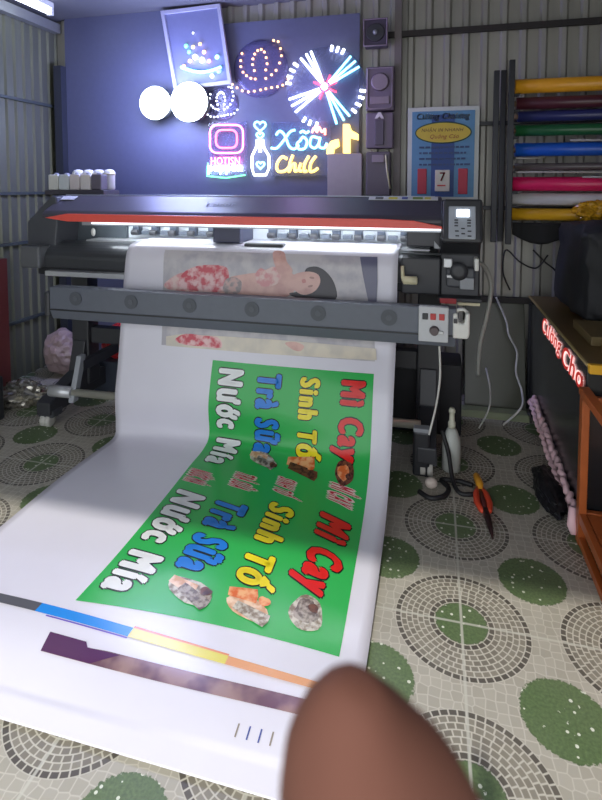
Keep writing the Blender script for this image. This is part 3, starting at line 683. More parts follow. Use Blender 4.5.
# framed picture with a dish of coloured LED fruit
q = [at(*v, 3.50) for v in ((163, 13), (219, 6), (230, 82), (176, 89))]
cen = sum(q, Vector())/4
t = thing('framed_led_picture', 'tilted grey framed picture with a glowing fruit dish, above the flood lamps', 'picture', (cen.x, 3.56, cen.z), 'led signs')
for i in range(4):
    a, b_ = q[i], q[(i+1) % 4]; d = (b_-a).normalized(); nn_ = Vector((0, -1, 0)); s_ = d.cross(nn_)
    m = MB(); m.tube([a-d*.012, b_+d*.012], .017, 4, smooth=False); m.build('frame_bar', mat('grey_frame', (176, 176, 196), .4), t)
m = MB(); e = Vector((0, .006, 0)); m.poly([v+e for v in q]); m.poly([v+e*3 for v in q][::-1])
for i in range(4): m.poly([q[i]+e, q[i]+e*3, q[(i+1) % 4]+e*3, q[(i+1) % 4]+e])
m.build('picture_board', mat('dusky_board', (120, 124, 160), .35), t)
m = MB(); pts = [at(201+17*math.cos(a), 64-12*math.sin(a), 3.49) for a in [PI+i*PI/10 for i in range(11)]]; pts = [at(181+i*4, 67+5*math.sin(i*PI/10), 3.49) for i in range(11)]
m.tube(pts, .010, 8); m.build('dish', N_CY, t)
for i, (px, py, mm, rr) in enumerate(((186, 46, N_GR, .014), (189, 52, N_GR, .013), (193, 47, N_YL, .013), (200, 44, N_YL, .012), (204, 52, N_OR, .014), (195, 57, N_WH, .02), (202, 60, N_WH, .02), (190, 61, N_OR, .014), (209, 61, N_PK, .014), (184, 66, N_OR, .012), (217, 57, N_CY, .016), (219, 71, N_BL, .018), (212, 76, N_WH, .014), (193, 33, N_WH, .007))):
    m = MB(); m.ball(at(px, py, 3.485), rr, 2, (1, .5, 1)); m.build('led_fruit', mm, t)
# pink neon sign: plain rounded outline over two lines of lettering
t = thing('pink_neon_sign', 'pink neon sign with two lines of glowing lettering, left of the heart bottle sign', 'led sign', (P(226, 150).x, 3.58, P(226, 150).z), 'led signs')
m = MB(); a, b_ = P(207, 122), P(246, 176); m.bx(a.x, b_.x, WY+.02, WY+.03, b_.z, a.z, .003); m.build('clear_board', ACR, t)
def rr_path(x0, y0, x1, y1, r, n=5):
    out = []
    for (cx, cy, a0) in ((x1-r, y0+r, -90), (x1-r, y1-r, 0), (x0+r, y1-r, 90), (x0+r, y0+r, 180)):
        for i in range(n+1):
            a = math.radians(a0+90*i/n); out.append(P(cx+r*math.cos(a), cy+r*math.sin(a)))
    return out
m = MB(); m.tube(rr_path(210, 125, 243, 153, 7), .0065, 8, closed=True); m.build('neon_outline', N_PK, t)
m = MB(); m.tube(rr_path(216, 130, 237, 148, 6), .0065, 8, closed=True); m.build('neon_outline', neon('rose', (255, 110, 160), 2.6), t)
for txt, px, py, wd, ht, mm in (('HOTISN', 211, 165, .22, .055, N_PK), ('peppen', 208, 174, .26, .06, N_WH)):
    m = MB(); o = P(px, py); flat_text(m, txt, o, (1, 0, 0), (0, 0, 1), wd, ht, .012, .05); m.build('neon_lettering', mm, t)
m = MB(); m.tube([P(208, 163), P(207, 176), P(226, 178), P(245, 175)], .005, 8); m.build('neon_underline', N_GR, t)
# heart and bottle
t = thing('heart_bottle_sign', 'neon sign of a cyan heart above a white bottle shape', 'led sign', (P(260, 150).x, 3.58, P(260, 150).z), 'led signs')
def heart(cx, cy, s, n=20):
    out = []
    for i in range(n):
        a = 2*PI*i/n; out.append(P(cx+s*16*math.sin(a)**3, cy-s*(13*math.cos(a)-5*math.cos(2*a)-2*math.cos(3*a)-math.cos(4*a))))
    return out
for (cx, cy, s) in ((260, 126, .36), (260, 135.5, .22)):
    m = MB(); m.tube(heart(cx, cy, s), .0065, 8, closed=True); m.build('neon_heart', N_CY, t)
bt = [(257, 140), (263, 140), (264, 148), (269, 156), (269, 168), (266, 175), (254, 175), (252, 168), (252, 156), (256, 148)]
m = MB(); m.tube([P(*v) for v in bt], .008, 8, closed=True); m.build('neon_bottle', N_WH, t)
m = MB(); m.tube(heart(260.5, 165, .25), .006, 8, closed=True); m.build('neon_heart', N_CY, t)
m = MB(); m.tube([P(260, 141), P(260, 152)], .012, 8); m.build('neon_neck', N_WH, t)
# script sign
t = thing('script_neon_sign', 'neon script sign with a cyan word above a yellow word', 'led sign', (P(300, 155).x, 3.58, P(300, 155).z), 'led signs')
m = MB(); a, b_ = P(270, 122), P(330, 176); m.bx(a.x, b_.x, WY+.02, WY+.03, b_.z, a.z, .003); m.build('backing_board', ACR, t)
def strokes(name, ls, mm, r):
    for st_ in ls:
        # smooth the stroke
        pts = [Vector((x, y, 0)) for x, y in st_]; out = []
        n_ = len(pts)
        for i in range(n_-1):
            p0_, p1, p2, p3 = pts[max(i-1, 0)], pts[i], pts[i+1], pts[min(i+2, n_-1)]
            for j in range(5):
                f = j/5; out.append(.5*((2*p1)+(-p0_+p2)*f+(2*p0_-5*p1+4*p2-p3)*f*f+(-p0_+3*p1-3*p2+p3)*f**3))
        out.append(pts[-1])
        m = MB(); m.tube([P(v.x, v.y) for v in out], r, 8); m.build(name, mm, t)
strokes('cyan_script', [[(271, 148), (277, 148), (284, 140), (290, 132), (295, 130)], [(276, 135), (280, 131), (285, 136), (289, 146), (294, 149), (299, 145)], [(301, 140), (297, 144), (299, 149), (305, 148), (307, 141), (303, 137), (300, 141)], [(300, 133), (303, 131), (306, 133), (309, 131)],
                        [(318, 138), (312, 137), (310, 145), (315, 148), (319, 143), (320, 137), (319, 146), (324, 148), (327, 143)]], N_CY, .008)
strokes('coral_crown', [[(312, 133), (314, 128), (317, 132), (319, 127), (322, 132), (325, 129), (325, 135)]], neon('coral', (255, 150, 130), 3.2), .008)
strokes('yellow_script', [[(287, 159), (282, 157), (277, 164), (278, 171), (285, 171), (289, 167)], [(293, 155), (290, 163), (289, 172), (292, 165), (295, 164), (295, 171), (298, 170)], [(301, 163), (299, 170), (302, 171)], [(309, 156), (305, 163), (304, 171), (307, 171)], [(316, 156), (311, 163), (310, 171), (314, 171), (318, 168)]], N_YL, .010)
# note-shaped sign
t = thing('note_sign', 'pale yellow music-note shaped sign above the beige panel', 'led sign', (P(343, 140).x, 3.58, P(343, 140).z), 'led signs')
note = [(343, 124), (349, 124), (351, 130), (358, 134), (358, 140), (350, 138), (350, 153), (343, 153)]
m = MB(); m.prism([(P(*v).x, P(*v).z) for v in note], WY, WY+.03, 'Y'); m.build('note_stem', N_YL, t)
arc_o = [(328+12*math.cos(a)*1.0, 153-14*math.sin(a)) for a in [PI*.5+i*PI*.5/6 for i in range(7)]]
hk = [(338, 139), (331, 141), (327, 147), (326.5, 154), (333, 154), (334, 149), (339, 146)]
m = MB(); m.prism([(P(*v).x, P(*v).z) for v in hk], WY, WY+.03, 'Y'); m.build('note_hook', N_YL, t)
a, b_ = P(328, 154), P(362, 200)
m = MB(); m.bx(a.x, b_.x, 3.50, 3.56, b_.z-.35, a.z, .004)
tag(m.build('beige_panel', mat('beige_board', (168, 160, 160), .55)), 'plain beige panel standing under the note-shaped sign', 'panel')

# ================================================================== BOXES ON THE POST
def wall_box(name, label, cat, x0, y0, x1, y1, m0, dep=.09):
    a, b_ = at(x0, y0, 3.48), at(x1, y1, 3.48)
    t = thing(name, label, cat, ((a.x+b_.x)/2, 3.59, b_.z), 'boxes on the wall post')
    m = MB(); m.bx(a.x, b_.x, 3.48, 3.48+dep, b_.z, a.z, .008); m.build('case', m0, t); return t, a, b_
VGR = mat('violet_grey_plastic', (112, 100, 118), .5); VG2 = mat('mauve_grey_plastic', (142, 128, 140), .45)
t, a, b_ = wall_box('wall_speaker', 'square dark speaker box, topmost of the boxes left of the corrugated wall', 'speaker', 364, 20, 387, 45, mat('dark_violet_box', (70, 62, 80), .55))
x0, z0, x1, z1 = a.x, b_.z, b_.x, a.z
m = MB(); m.tube([(x0, 3.475, z0), (x1, 3.475, z0), (x1, 3.475, z1), (x0, 3.475, z1)], .007, 4, closed=True, smooth=False); m.build('rim', VG2, t)
m = MB(); m.lathe([(.055, 0), (.06, .006), (.02, .012)], ((x0+x1)/2, 3.474, (z0+z1)/2), 20, 'Y'); m.build('cone', BLACK, t)
m = MB(); m.ball(((x0+x1)/2, 3.47, (z0+z1)/2), .016, 2); m.build('dust_cap', GREYP, t)
t, a, b_ = wall_box('junction_box', 'mauve box with a pale rounded outline, second from the top beside the firework sign', 'box', 366, 67, 394, 110, VGR)
m = MB(); q = [(a.x+.012, b_.z+.03), (a.x+.03, b_.z+.012), (b_.x-.03, b_.z+.012), (b_.x-.012, b_.z+.03), (b_.x-.012, a.z-.012), (a.x+.012, a.z-.012)]
m.tube([(u, 3.474, v) for u, v in q], .005, 6, closed=True); m.build('pale_rim', VG2, t)
m = MB(); m.lathe([(.05, 0), (.06, .012), (.01, .014)], ((a.x+b_.x)/2, 3.466, a.z-.1), 20, 'Y'); m.build('dial_face', VG2, t)
m = MB(); m.bx(a.x+.03, b_.x-.03, 3.468, 3.48, b_.z+.04, b_.z+.09, .004); m.build('label_plate', VG2, t)
t, a, b_ = wall_box('switch_cabinet', 'mauve box with a pale arrow-shaped clip, third down beside the note-shaped sign', 'box', 366, 113, 393, 148, VGR)
m = MB(); m.bx((a.x+b_.x)/2-.03, (a.x+b_.x)/2+.03, 3.465, 3.48, b_.z+.02, a.z-.05, .005); m.build('cover', mat('dim_cover', (86, 78, 92), .5), t)
cx, cz = (a.x+b_.x)/2, a.z-.02
m = MB(); m.prism([(cx-.03, cz-.02), (cx-.012, cz-.02), (cx, cz-.006), (cx+.012, cz-.02), (cx+.03, cz-.02), (cx+.008, cz+.02), (cx-.008, cz+.02)], 3.462, 3.48, 'Y'); m.build('clip', mat('pale_clip', (214, 206, 212), .4), t)
t, a, b_ = wall_box('cable_box', 'dim grey box, lowest beside the beige panel above the printer', 'box', 366, 152, 390, 196, mat('dim_grey_box', (96, 88, 96), .5))
m = MB(); m.bx(a.x+.04, b_.x-.04, 3.466, 3.48, a.z-.07, a.z-.02, .004); m.build('label_plate', VG2, t)
m = MB(); m.tube([(b_.x-.03, 3.47, a.z-.02), (b_.x-.02, 3.465, a.z-.12), (b_.x+.0, 3.47, a.z-.24)], .006, 8); m.build('cord', CREAM, t)

# ================================================================== POSTER
q = [at(*v, 3.50) for v in ((408, 107), (482, 106), (475, 198), (404, 198))]
z1 = (q[0].z+q[1].z)/2; z0 = (q[2].z+q[3].z)/2-.01; x0, x1 = q[0].x, q[1].x-.012
t = thing('shop_poster', 'white framed blue poster with a yellow oval and a tear-off date, on the back wall', 'poster', ((x0+x1)/2, 3.58, z0))
m = MB(); m.bx(x0, x1, 3.50, 3.53, z0, z1, .004); m.build('frame', mat('off_white_frame', (206, 210, 206), .45), t)
fw_ = .028
m = MB(); m.bx(x0+fw_, x1-fw_, 3.494, 3.51, z0+fw_*.6, z1-fw_); m.build('blue_sheet', mat('poster_blue', (92, 144, 186), .5), t)
xc = (x0+x1)/2; W_ = x1-x0; H_ = z1-z0
m = MB(); m.bx(xc-W_*.16, xc+W_*.16, 3.491, 3.5, z0+.02, z1-.05); m.build('dark_blue_band', mat('poster_dark_blue', (40, 74, 138), .5), t)
m = MB(); m.lathe([(1, 0), (1, .004)], (0, 0, 0), 40, 'Y')
for v in m.bm.verts: v.co = Vector((xc+v.co.x*W_*.38, 3.487+v.co.y, z0+H_*.72+v.co.z*H_*.105))
m.build('yellow_oval', mat('poster_yellow', (212, 184, 66), .5), t)
m = MB(); m.tube([(xc+W_*.385*math.cos(a), 3.489, z0+H_*.72+H_*.11*math.sin(a)) for a in [i*2*PI/40 for i in range(40)]], .004, 6, closed=True); m.build('oval_outline', mat('poster_green', (50, 84, 62), .5), t)
m = MB(); flat_text(m, 'Cường Chương', (xc-W_*.37, 3.488, z0+H_*.845), (1, 0, 0), (0, 0, 1), W_*.74, H_*.085, .03, 0, .25); m.build('heading_lettering', mat('poster_pale', (228, 238, 244), .5), t)
m = MB(); flat_text(m, 'NHẬN IN NHANH', (xc-W_*.30, 3.485, z0+H_*.72), (1, 0, 0), (0, 0, 1), W_*.58, H_*.06, .0, 0, .2); m.build('oval_lettering', mat('poster_brown', (120, 74, 40), .5), t)
m = MB(); flat_text(m, 'Quảng Cáo', (xc-W_*.18, 3.485, z0+H_*.645), (1, 0, 0), (0, 0, 1), W_*.40, H_*.06, .0, 0, .3); m.build('oval_lettering', mat('poster_red', (160, 60, 44), .5), t)
for i in range(4):
    rr_ = random.Random(i); m = MB(); x = xc-W_*.33
    while x < xc+W_*.31:
        l = rr_.uniform(.012, .035); m.bx(x, x+l, 3.487, 3.4905, z0+H_*(.555-i*.062), z0+H_*(.575-i*.062)); x += l+.007
    m.build('text_line', mat('poster_text', (52, 74, 120), .5), t)
for s in (-1, 1):
    m = MB(); m.bx(xc+s*W_*.285-W_*.065, xc+s*W_*.285+W_*.065, 3.484, 3.492, z0+H_*.06, z0+H_*.335, .02); m.build('red_scroll', mat('poster_scroll', (190, 50, 70), .5), t)
m = MB(); m.bx(xc-.045, xc+.045, 3.476, 3.492, z0+H_*.09, z0+H_*.32, .003); cal = m.build('calendar_pad', mat('calendar_paper', (222, 214, 196), .55), t)
m = MB(); flat_text(m, '7', (xc-.016, 3.4745, z0+H_*.20), (1, 0, 0), (0, 0, 1), .034, .055, .02); m.build('date_number', mat('date_red', (200, 56, 50), .5), cal)
m = MB(); m.bx(xc-.03, xc+.02, 3.4740, 3.4765, z0+H_*.145, z0+H_*.16); m.build('date_line', mat('date_red', (200, 56, 50), .5), cal)

# ================================================================== ROLL RACK
RK = thing('roll_rack', 'black steel rack of vinyl rolls on the back wall', 'rack', (1.0, 3.45, .0))
RY = 3.40
for (x, y, z1_) in ((.355, 3.47, 2.09), (.40, 3.52, 2.10), (.428, 3.36, 2.125), (1.65, 3.36, 2.12), (1.65, 3.5, 2.12)):
    m = MB(); m.bx(x-.016, x+.016, y-.016, y+.016, 1.04, z1_, .003); m.build('post', BLACK2, RK)
for z in (1.78, 1.25):
    m = MB(); m.bx(.26, 1.67, 3.525, 3.55, z-.012, z+.012, .002); m.build('cross_bar', BLACK2, RK)
rolls = [(87, .042, (226, 160, 38), 'golden yellow vinyl roll, topmost on the black rack', .45), (104, .036, (78, 36, 44), 'dark maroon vinyl roll, second from the top of the rack', .46),
         (117, .032, (40, 44, 92), 'dark navy vinyl roll above the green roll', .47), (131, .033, (34, 92, 52), 'green vinyl roll on the rack between navy and blue rolls', .46),
         (150, .040, (26, 84, 178), 'bright blue vinyl roll in the middle of the rack', .46), (167, .022, (92, 84, 82), 'thin grey tube under the blue roll', .46),
         (184, .042, (216, 36, 92), 'crimson pink vinyl roll above the white roll', .44), (199, .036, (196, 194, 190), 'white vinyl roll between the pink and lower yellow rolls', .44), (214, .036, (222, 168, 34), 'yellow vinyl roll, lowest on the rack', .44)]
for py, r, c, lab, xs in rolls:
    z = at(540, py, RY).z; z = at(512, py, RY).z
    t = thing('vinyl_roll', lab, 'roll', (1.05, RY, z), 'vinyl rolls on the rack')
    m = MB(); m.tube([(xs, RY, z), (1.60, RY, z)], r, 20); m.build('wound_sheet', mat('roll_%d' % py, c, .3), t)
    m = MB(); m.lathe([(r*.45, -.02), (r*.45, 0), (r*.3, 0)], (xs, RY, z), 16, 'X'); m.build('core', mat('card_core', (140, 116, 90), .7), t)
    for x in (.428, 1.65):
        m = MB(); m.bx(x+.016-(.03 if x > 1 else 0)-(.0 if x < 1 else 0)-.004, x+.05-(.06 if x > 1 else 0), RY-.03, RY+.03, z-r-.014, z-r-.002, .002); m.build('peg', BLACK2, RK)
z = at(512, 158, RY).z
for py, x0_, x1_ in ((141, .75, 1.3), (158, .46, .62), (172, .46, 1.5), (177, .82, 1.2)):
    z = at(530, py, RY-.04).z
    m = MB(); m.tube([(x0_, RY-.045, z), ((x0_+x1_)/2, RY-.047, z-.004), (x1_, RY-.045, z+.006)], .006, 6)
    tag(m.build('paper_strip', mat('pale_strip', (170, 166, 156), .6)), {141: 'pale paper strip hanging at the green roll', 158: 'short pale strip under the left end of the blue roll', 172: 'long pale strip below the thin grey tube', 177: 'short curled pale strip above the pink roll'}[py], 'strip', 'pale strips between the rolls')
p = at(588, 211, 3.30)
m = MB(); m.ball(p+Vector((.04, 0, 0)), .085, 4, (1.3, .8, .72), .32, 3, 9)
tag(m.build('plastic_bag', mat('yellow_speckled_film', (196, 146, 30), .25, var=.6, scale=70)), 'crumpled yellow plastic bag hung over the lowest yellow roll', 'bag')
m = MB(); nx, nz_ = 24, 8
g = [[m.bm.verts.new((.45+i*.05, 3.37+.012*math.sin(i*1.3), 1.17-(j/nz_)*(.07+.05*abs(math.sin(i*.55))+.06*(i/nx)))) for i in range(nx+1)] for j in range(nz_+1)]
for j in range(nz_):
    for i in range(nx): m.bm.faces.new((g[j][i], g[j][i+1], g[j+1][i+1], g[j+1][i])).smooth = True
o = m.build('black_cloth', mat('black_cloth', (34, 34, 36), .8)); tag(o, 'black cloth hanging below the lowest yellow roll', 'cloth')
o.modifiers.new('thickness', 'SOLIDIFY').thickness = .004

# ================================================================== COUNTER AND WHAT IS ON IT
GLB = mat('gloss_black_panel', (38, 39, 42), .25)
CT = thing('counter', 'glossy black counter with red shop lettering on its side', 'counter', (.9, 2.75, 0))
m = MB(); m.bx(.58, 1.25, 2.22, 3.42, 0, .70, .006); m.build('body', GLB, CT)
m = MB(); m.bx(.57, 1.27, 2.16, 3.43, .70, .722, .003); tp = m.build('top', mat('brown_counter_top', (104, 84, 50), .4), CT)
m = MB(); m.bx(.568, 1.27, 2.135, 2.162, .688, .724, .004); m.build('end_edge', mat('yellow_edging', (226, 170, 34), .4), CT, )['label'] = 'yellow edging at the near end'
m = MB(); m.bx(.562, .570, 2.16, 3.43, .712, .722); m.build('side_edge', mat('pale_gold_edge', (176, 156, 104), .4), CT)
SGN = mat('sign_red_face', (214, 92, 86), .35, emit=.15, var=.02); SGW = mat('sign_white_rim', (250, 222, 220), .4, emit=.3, var=0)
def side_text(txt, ya, yb, za, zb):
    for off, lift, mm, nm in ((.075, .004, SGW, 'letter_rim'), (.012, .0055, SGN, 'shop_lettering')):
        m = MB(); flat_text(m, txt, (.58, ya, za), (0, -1, 0), (0, 0, 1), ya-yb, zb-za, off, .04, .3)
        # pull it out of the face
        xs = [v.co.x for v in m.bm.verts]
        for v in m.bm.verts: v.co.x = .579-lift*(1 if v.co.x < (min(xs)+max(xs))/2 else .2)
        m.build(nm, mm, CT)
side_text('Cường', 3.06, 2.62, .575, .69); side_text('Cho', 2.60, 2.25, .575, .675)
# pink trims along the foot of the counter
PKM = mat('pale_pink_moulding', (246, 206, 212), .45)
for j, (x, z, ya, yb, lab) in enumerate(((.560, .012, 3.30, 2.36, 'lower pale pink bobbled trim running along the counter foot'), (.562, .070, 3.20, 2.25, 'upper pale pink bobbled trim on the counter side above the lower trim'))):
    m = MB(); n_ = 64; pts = []; rr_ = []
    for i in range(n_):
        f = i/(n_-1); pts.append((x+(.006 if i % 4 < 2 else -.004), ya+(yb-ya)*f, z+(.10-.09*f)+.012+.008*math.sin(i*1.9)*(1 if j else .6))); rr_.append(.009+.005*abs(math.sin(i*.95)))
    m.tube(pts, rr_, 8); tag(m.build('pink_trim', PKM), lab, 'trim', 'pink trims by the counter')
m = MB(); m.tube([(.55, 2.235, .115), (.545, 2.215, .05), (.55, 2.205, .02)], [.014, .02, .012], 8); tag(m.build('pink_trim', PKM), 'short pale pink trim end hanging at the near corner of the counter', 'trim', 'pink trims by the counter')
m = MB(); m.ball((.515, 2.50, .03), .1, 4, (.6, 2.0, .36), .25, 8, 4); 
for v in m.bm.verts: v.co.z = max(v.co.z, .004); v.co.x = min(v.co.x, .577)
tag(m.build('plastic_sheet', mat('black_film', (32, 33, 36), .3)), 'crumpled black plastic on the tiles at the foot of the counter', 'plastic sheet')
# black wrapped pile on the counter
m = MB(); m.box((1.02, 3.06, .96), (.66, .64, .47), .06)
t_ = m.bm; bmesh.ops.subdivide_edges(t_, edges=list(t_.edges), cuts=6, use_grid_fill=True)
for f in t_.faces: f.smooth = True
for v in t_.verts:
    d = noise.noise(v.co*5)*.05+noise.noise(v.co*13)*.02; 
    if v.co.z > .76: v.co += Vector((d, d, d*.8))
    v.co.z = max(v.co.z, .723)
tag(m.build('wrapped_pile', mat('black_wrap', (36, 37, 40), .7)), 'black wrapped pile heaped on the far end of the counter', 'pile')
m = MB(); m.box((.74, 2.55, .742), (.20, .30, .038), .004); m.build('box_tmp', CREAM).name = 'flat_box'
o = bpy.data.objects['flat_box']; o.data.materials[0] = mat('olive_card', (112, 96, 60), .7); tag(o, 'flat olive-brown cardboard box lying on the counter', 'box')
t = thing('tape_roll', 'yellow tape roll standing near the end of the counter top', 'tape', (.70, 2.30, .723))
m = MB(); m.lathe([(.028, 0), (.046, 0), (.046, .04), (.028, .04), (.028, 0)], (.70, 2.30, .7235), 24); m.build('tape', mat('amber_tape', (176, 128, 34), .3), t)
m = MB(); m.lathe([(.024, .002), (.028, .002), (.028, .038), (.024, .038), (.024, .002)], (.70, 2.30, .7235), 20); m.build('core', mat('card_core', (140, 116, 90), .7), t)
m = MB(); m.ball((.80, 2.40, .742), .03, 3, (1.1, .7, .55), .4, 5); tag(m.build('paper_scrap', mat('white_paper', (224, 222, 210), .6)), 'small crumpled white scrap of paper on the counter top', 'paper')

# ================================================================== ORANGE WOODEN STAND
WD = mat('orange_varnished_wood', (176, 92, 44), .35, var=.22, scale=14)
ST = thing('wooden_stand', 'orange varnished wooden stand with open frame sides at the right edge', 'stand', (.75, 1.8, 0))
for x in (.57, .95):
    for y in (2.19, 1.40):
        m = MB(); m.bx(x-.014, x+.014, y-.02, y+.02, 0, .60, .003); m.build('post', WD, ST)
    m = MB(); m.bx(x-.018, x+.018, 1.38, 2.21, .585, .615, .003); m.build('top_rail', WD, ST)
    m = MB(); m.bx(x-.012, x+.012, 1.42, 2.17, .09, .13, .003); m.build('lower_rail', WD, ST)
    m = MB(); m.bx(x-.012, x+.012, 1.42, 2.17, .004, .035, .003); m.build('floor_rail', WD, ST)
    for y in (2.08, 1.97, 1.86, 1.75, 1.64, 1.53) if x > .7 else ():
        m = MB(); m.bx(x-.006, x+.006, y-.018, y+.018, .13, .585, .002); m.build('slat', mat('dark_orange_wood', (128, 60, 30), .4, var=.2), ST)
for y in (2.19, 1.40):
    for z in (.565, .11):
        m = MB(); m.bx(.584, .936, y-.012, y+.012, z-.02, z+.02, .003); m.build('end_rail', WD, ST)
m = MB(); m.bx(.585, .936, 1.42, 2.17, .112, .128, .002); m.build('shelf', WD, ST)
for i, (x, y, h, r) in enumerate(((.66, 2.06, .17, .028), (.74, 1.98, .15, .034))):
    m = MB(); m.lathe([(r, 0), (r, .02), (r*.6, .04), (r*.75, h*.6), (r*.5, h*.8), (r*.7, h*.92), (r*.3, h)], (x, y, .1295), 20)
    tag(m.build('wooden_spindle', mat('pale_orange_wood', (190, 110, 62), .4, var=.2)), ('pale turned wooden spindle standing at the far end inside the orange stand', 'thicker turned wooden spindle nearer the front inside the orange stand')[i], 'spindle', 'turned spindles in the orange stand')

# ================================================================== ON THE FLOOR, RIGHT
b0 = on_floor(451, 470)
t = thing('spray_bottle', 'whitish plastic bottle with a thin neck standing on the tiles right of the printer', 'bottle', (b0.x, b0.y, 0))
m = MB(); m.lathe([(.036, .002), (.044, .008), (.045, .12), (.042, .16), (.026, .20), (.016, .215)], (b0.x, b0.y, 0), 24); m.build('bottle_body', mat('cloudy_plastic', (186, 190, 184), .35), t)
m = MB(); m.lathe([(.017, .214), (.018, .24), (.013, .245), (.012, .285), (.016, .29), (.016, .30), (.010, .312)], (b0.x, b0.y, 0), 18); m.build('neck', mat('dull_cream', (212, 212, 192), .4), t)
# pliers-like cutter
a, b_ = on_floor(476, 479), on_floor(492, 541); d = (b_-a).normalized(); s_ = Vector((-d.y, d.x, 0)); L_ = (b_-a).length
t = thing('cutting_tool', 'hand cutter with yellow and red-orange grips and a dark blade, lying on the tiles', 'tool', ((a.x+b_.x)/2, (a.y+b_.y)/2, 0))
def pt(u, v, z): return a+d*(u*L_)+s_*v+Vector((0, 0, z))
m = MB(); m.tube([pt(0, 0, .022), pt(.03, 0, .022), pt(.18, .004, .024), pt(.30, .0, .022)], [.010, .016, .018, .013], 12); m.build('yellow_grip', mat('amber_grip', (240, 168, 50), .4), t)
for s in (-1, 1):
    m = MB(); m.tube([pt(.26, s*.008, .022), pt(.36, s*.022, .022), pt(.50, s*.026, .02), pt(.62, s*.017, .02), pt(.66, s*.008, .02)], [.010, .013, .014, .012, .008], 10); m.build('red_grip', mat('red_orange_grip', (226, 78, 50), .4), t)
m = MB(); m.tube([pt(.30, 0, .02), pt(.66, 0, .02)], .011, 8); m.build('spine', mat('dark_red_steel', (96, 46, 44), .4), t)
m = MB(); m.tube([pt(.62, 0, .018), pt(.75, .002, .018), pt(.9, .003, .014), pt(1.0, .002, .010)], [.016, .014, .009, .003], 8); m.build('blade', mat('dark_blade', (70, 50, 50), .35, .5), t)
# power adapter and cords by the printer foot
p = on_floor(412, 476); p.y += .03; p.x -= .03
t = thing('power_adapter', 'black power adapter block standing on the tiles against the printer foot', 'adapter', (-.015, 2.44, 0))
p = on_floor(421, 477); X, Y = p.x, p.y+.02
m = MB(); m.box((X, Y, .115), (.08, .06, .22), .012); m.build('case', BLACK2, t)
m = MB(); m.box((X, Y-.01, .232), (.075, .05, .02), .004); m.build('socket', GREYP, t)
CB = mat('black_rubber', (34, 34, 36), .5)
def cable(label, pts, r, m0, group=None):
    P_ = [Vector(v) for v in pts]; out = []; n_ = len(P_)
    for i in range(n_-1):
        q0, q1, q2, q3 = P_[max(i-1, 0)], P_[i], P_[i+1], P_[min(i+2, n_-1)]
        for j in range(8):
            f = j/8; out.append(.5*((2*q1)+(-q0+q2)*f+(2*q0-5*q1+4*q2-q3)*f*f+(-q0+3*q1-3*q2+q3)*f**3))
    out.append(P_[-1]); m = MB(); m.tube(out, r, 8)
    return tag(m.build('cable', m0), label, 'cable', group)
cable('black cable looped on the tiles in front of the power adapter', [(-.05, 2.37, .012), (.0, 2.33, .012), (.06, 2.36, .012), (.08, 2.43, .012), (.05, 2.49, .012), (.12, 2.50, .012), (.19, 2.48, .012)], .011, CB, 'cables by the printer')
cable('thick black cord curled beside the whitish bottle', [(.05, 2.60, .20), (.08, 2.55, .12), (.10, 2.47, .03), (.13, 2.40, .012), (.20, 2.41, .012)], .010, CB, 'cables by the printer')
m = MB(); m.ball(on_floor(431, 487)+Vector((0, -.01, .026)), .026, 3, (1.1, 1, .95)); tag(m.build('plug', mat('pinkish_white_plastic', (216, 202, 190), .4)), 'round pinkish-white plug on the tiles by the black cables', 'plug')
PALEC = mat('pale_cable', (176, 178, 172), .45); THINC = mat('thin_white_cable', (206, 206, 200), .45)
cable('thin white cord hanging from the switch box to the power adapter', [(.03, 2.46, .66), (.035, 2.46, .52), (.02, 2.46, .38), (-.01, 2.44, .246)], .005, THINC, 'cables by the printer')
cable('grey hose curving down from the right end of the printer', [at(474, 262, 2.75), at(484, 266, 2.8), at(491, 285, 2.85), at(488, 310, 2.85), at(480, 345, 2.9), at(478, 375, 3.0)], .011, PALEC, 'cables by the printer')
cable('thin white cable hanging from the wall rail beside the black counter', [at(496, 297, 3.5), at(506, 320, 3.45), at(509, 335, 3.42), at(517, 352, 3.40), at(516, 372, 3.36), at(522, 392, 3.3), at(521, 408, 3.2), on_floor(503, 425, .01)], .006, THINC, 'cables by the printer')
cable('thin pale cable dropping behind the hose to the tiles', [at(486, 368, 3.3), at(490, 388, 3.2), at(489, 408, 3.1), on_floor(479, 428, .01)], .005, THINC, 'cables by the printer')
cable('black cable looping on the wall above the rail', [at(510, 290, 3.55), at(503, 272, 3.53), at(506, 250, 3.53), at(520, 262, 3.53), at(536, 268, 3.53), at(548, 255, 3.53)], .005, CB, 'cables by the printer')
cable('black cable crossing the lit patch of wall under the rack', [at(533, 250, 3.53), at(545, 262, 3.52), at(556, 272, 3.52), at(560, 290, 3.52)], .005, CB, 'cables by the printer')
# jug hooked on the switch box
t = thing('plastic_jug', 'white plastic jug hanging beside the switch box of the printer', 'jug', (.13, 2.42, .70))
m = MB(); m.prism([(.085, .715), (.15, .715), (.157, .735), (.157, .832), (.14, .832), (.135, .785), (.116, .78), (.106, .80), (.106, .828), (.085, .828)], 2.395, 2.455, 'Y', .008); m.build('jug_body', WHITEP, t)
m = MB(); m.tube([(.096, 2.425, .824), (.108, 2.425, .838), (.132, 2.425, .842), (.148, 2.425, .828)], .008, 8); m.build('jug_handle', WHITEP, t)
m = MB(); m.bx(.088, .104, 2.388, 2.396, .785, .805, .002); m.build('tap', BLACK, t)
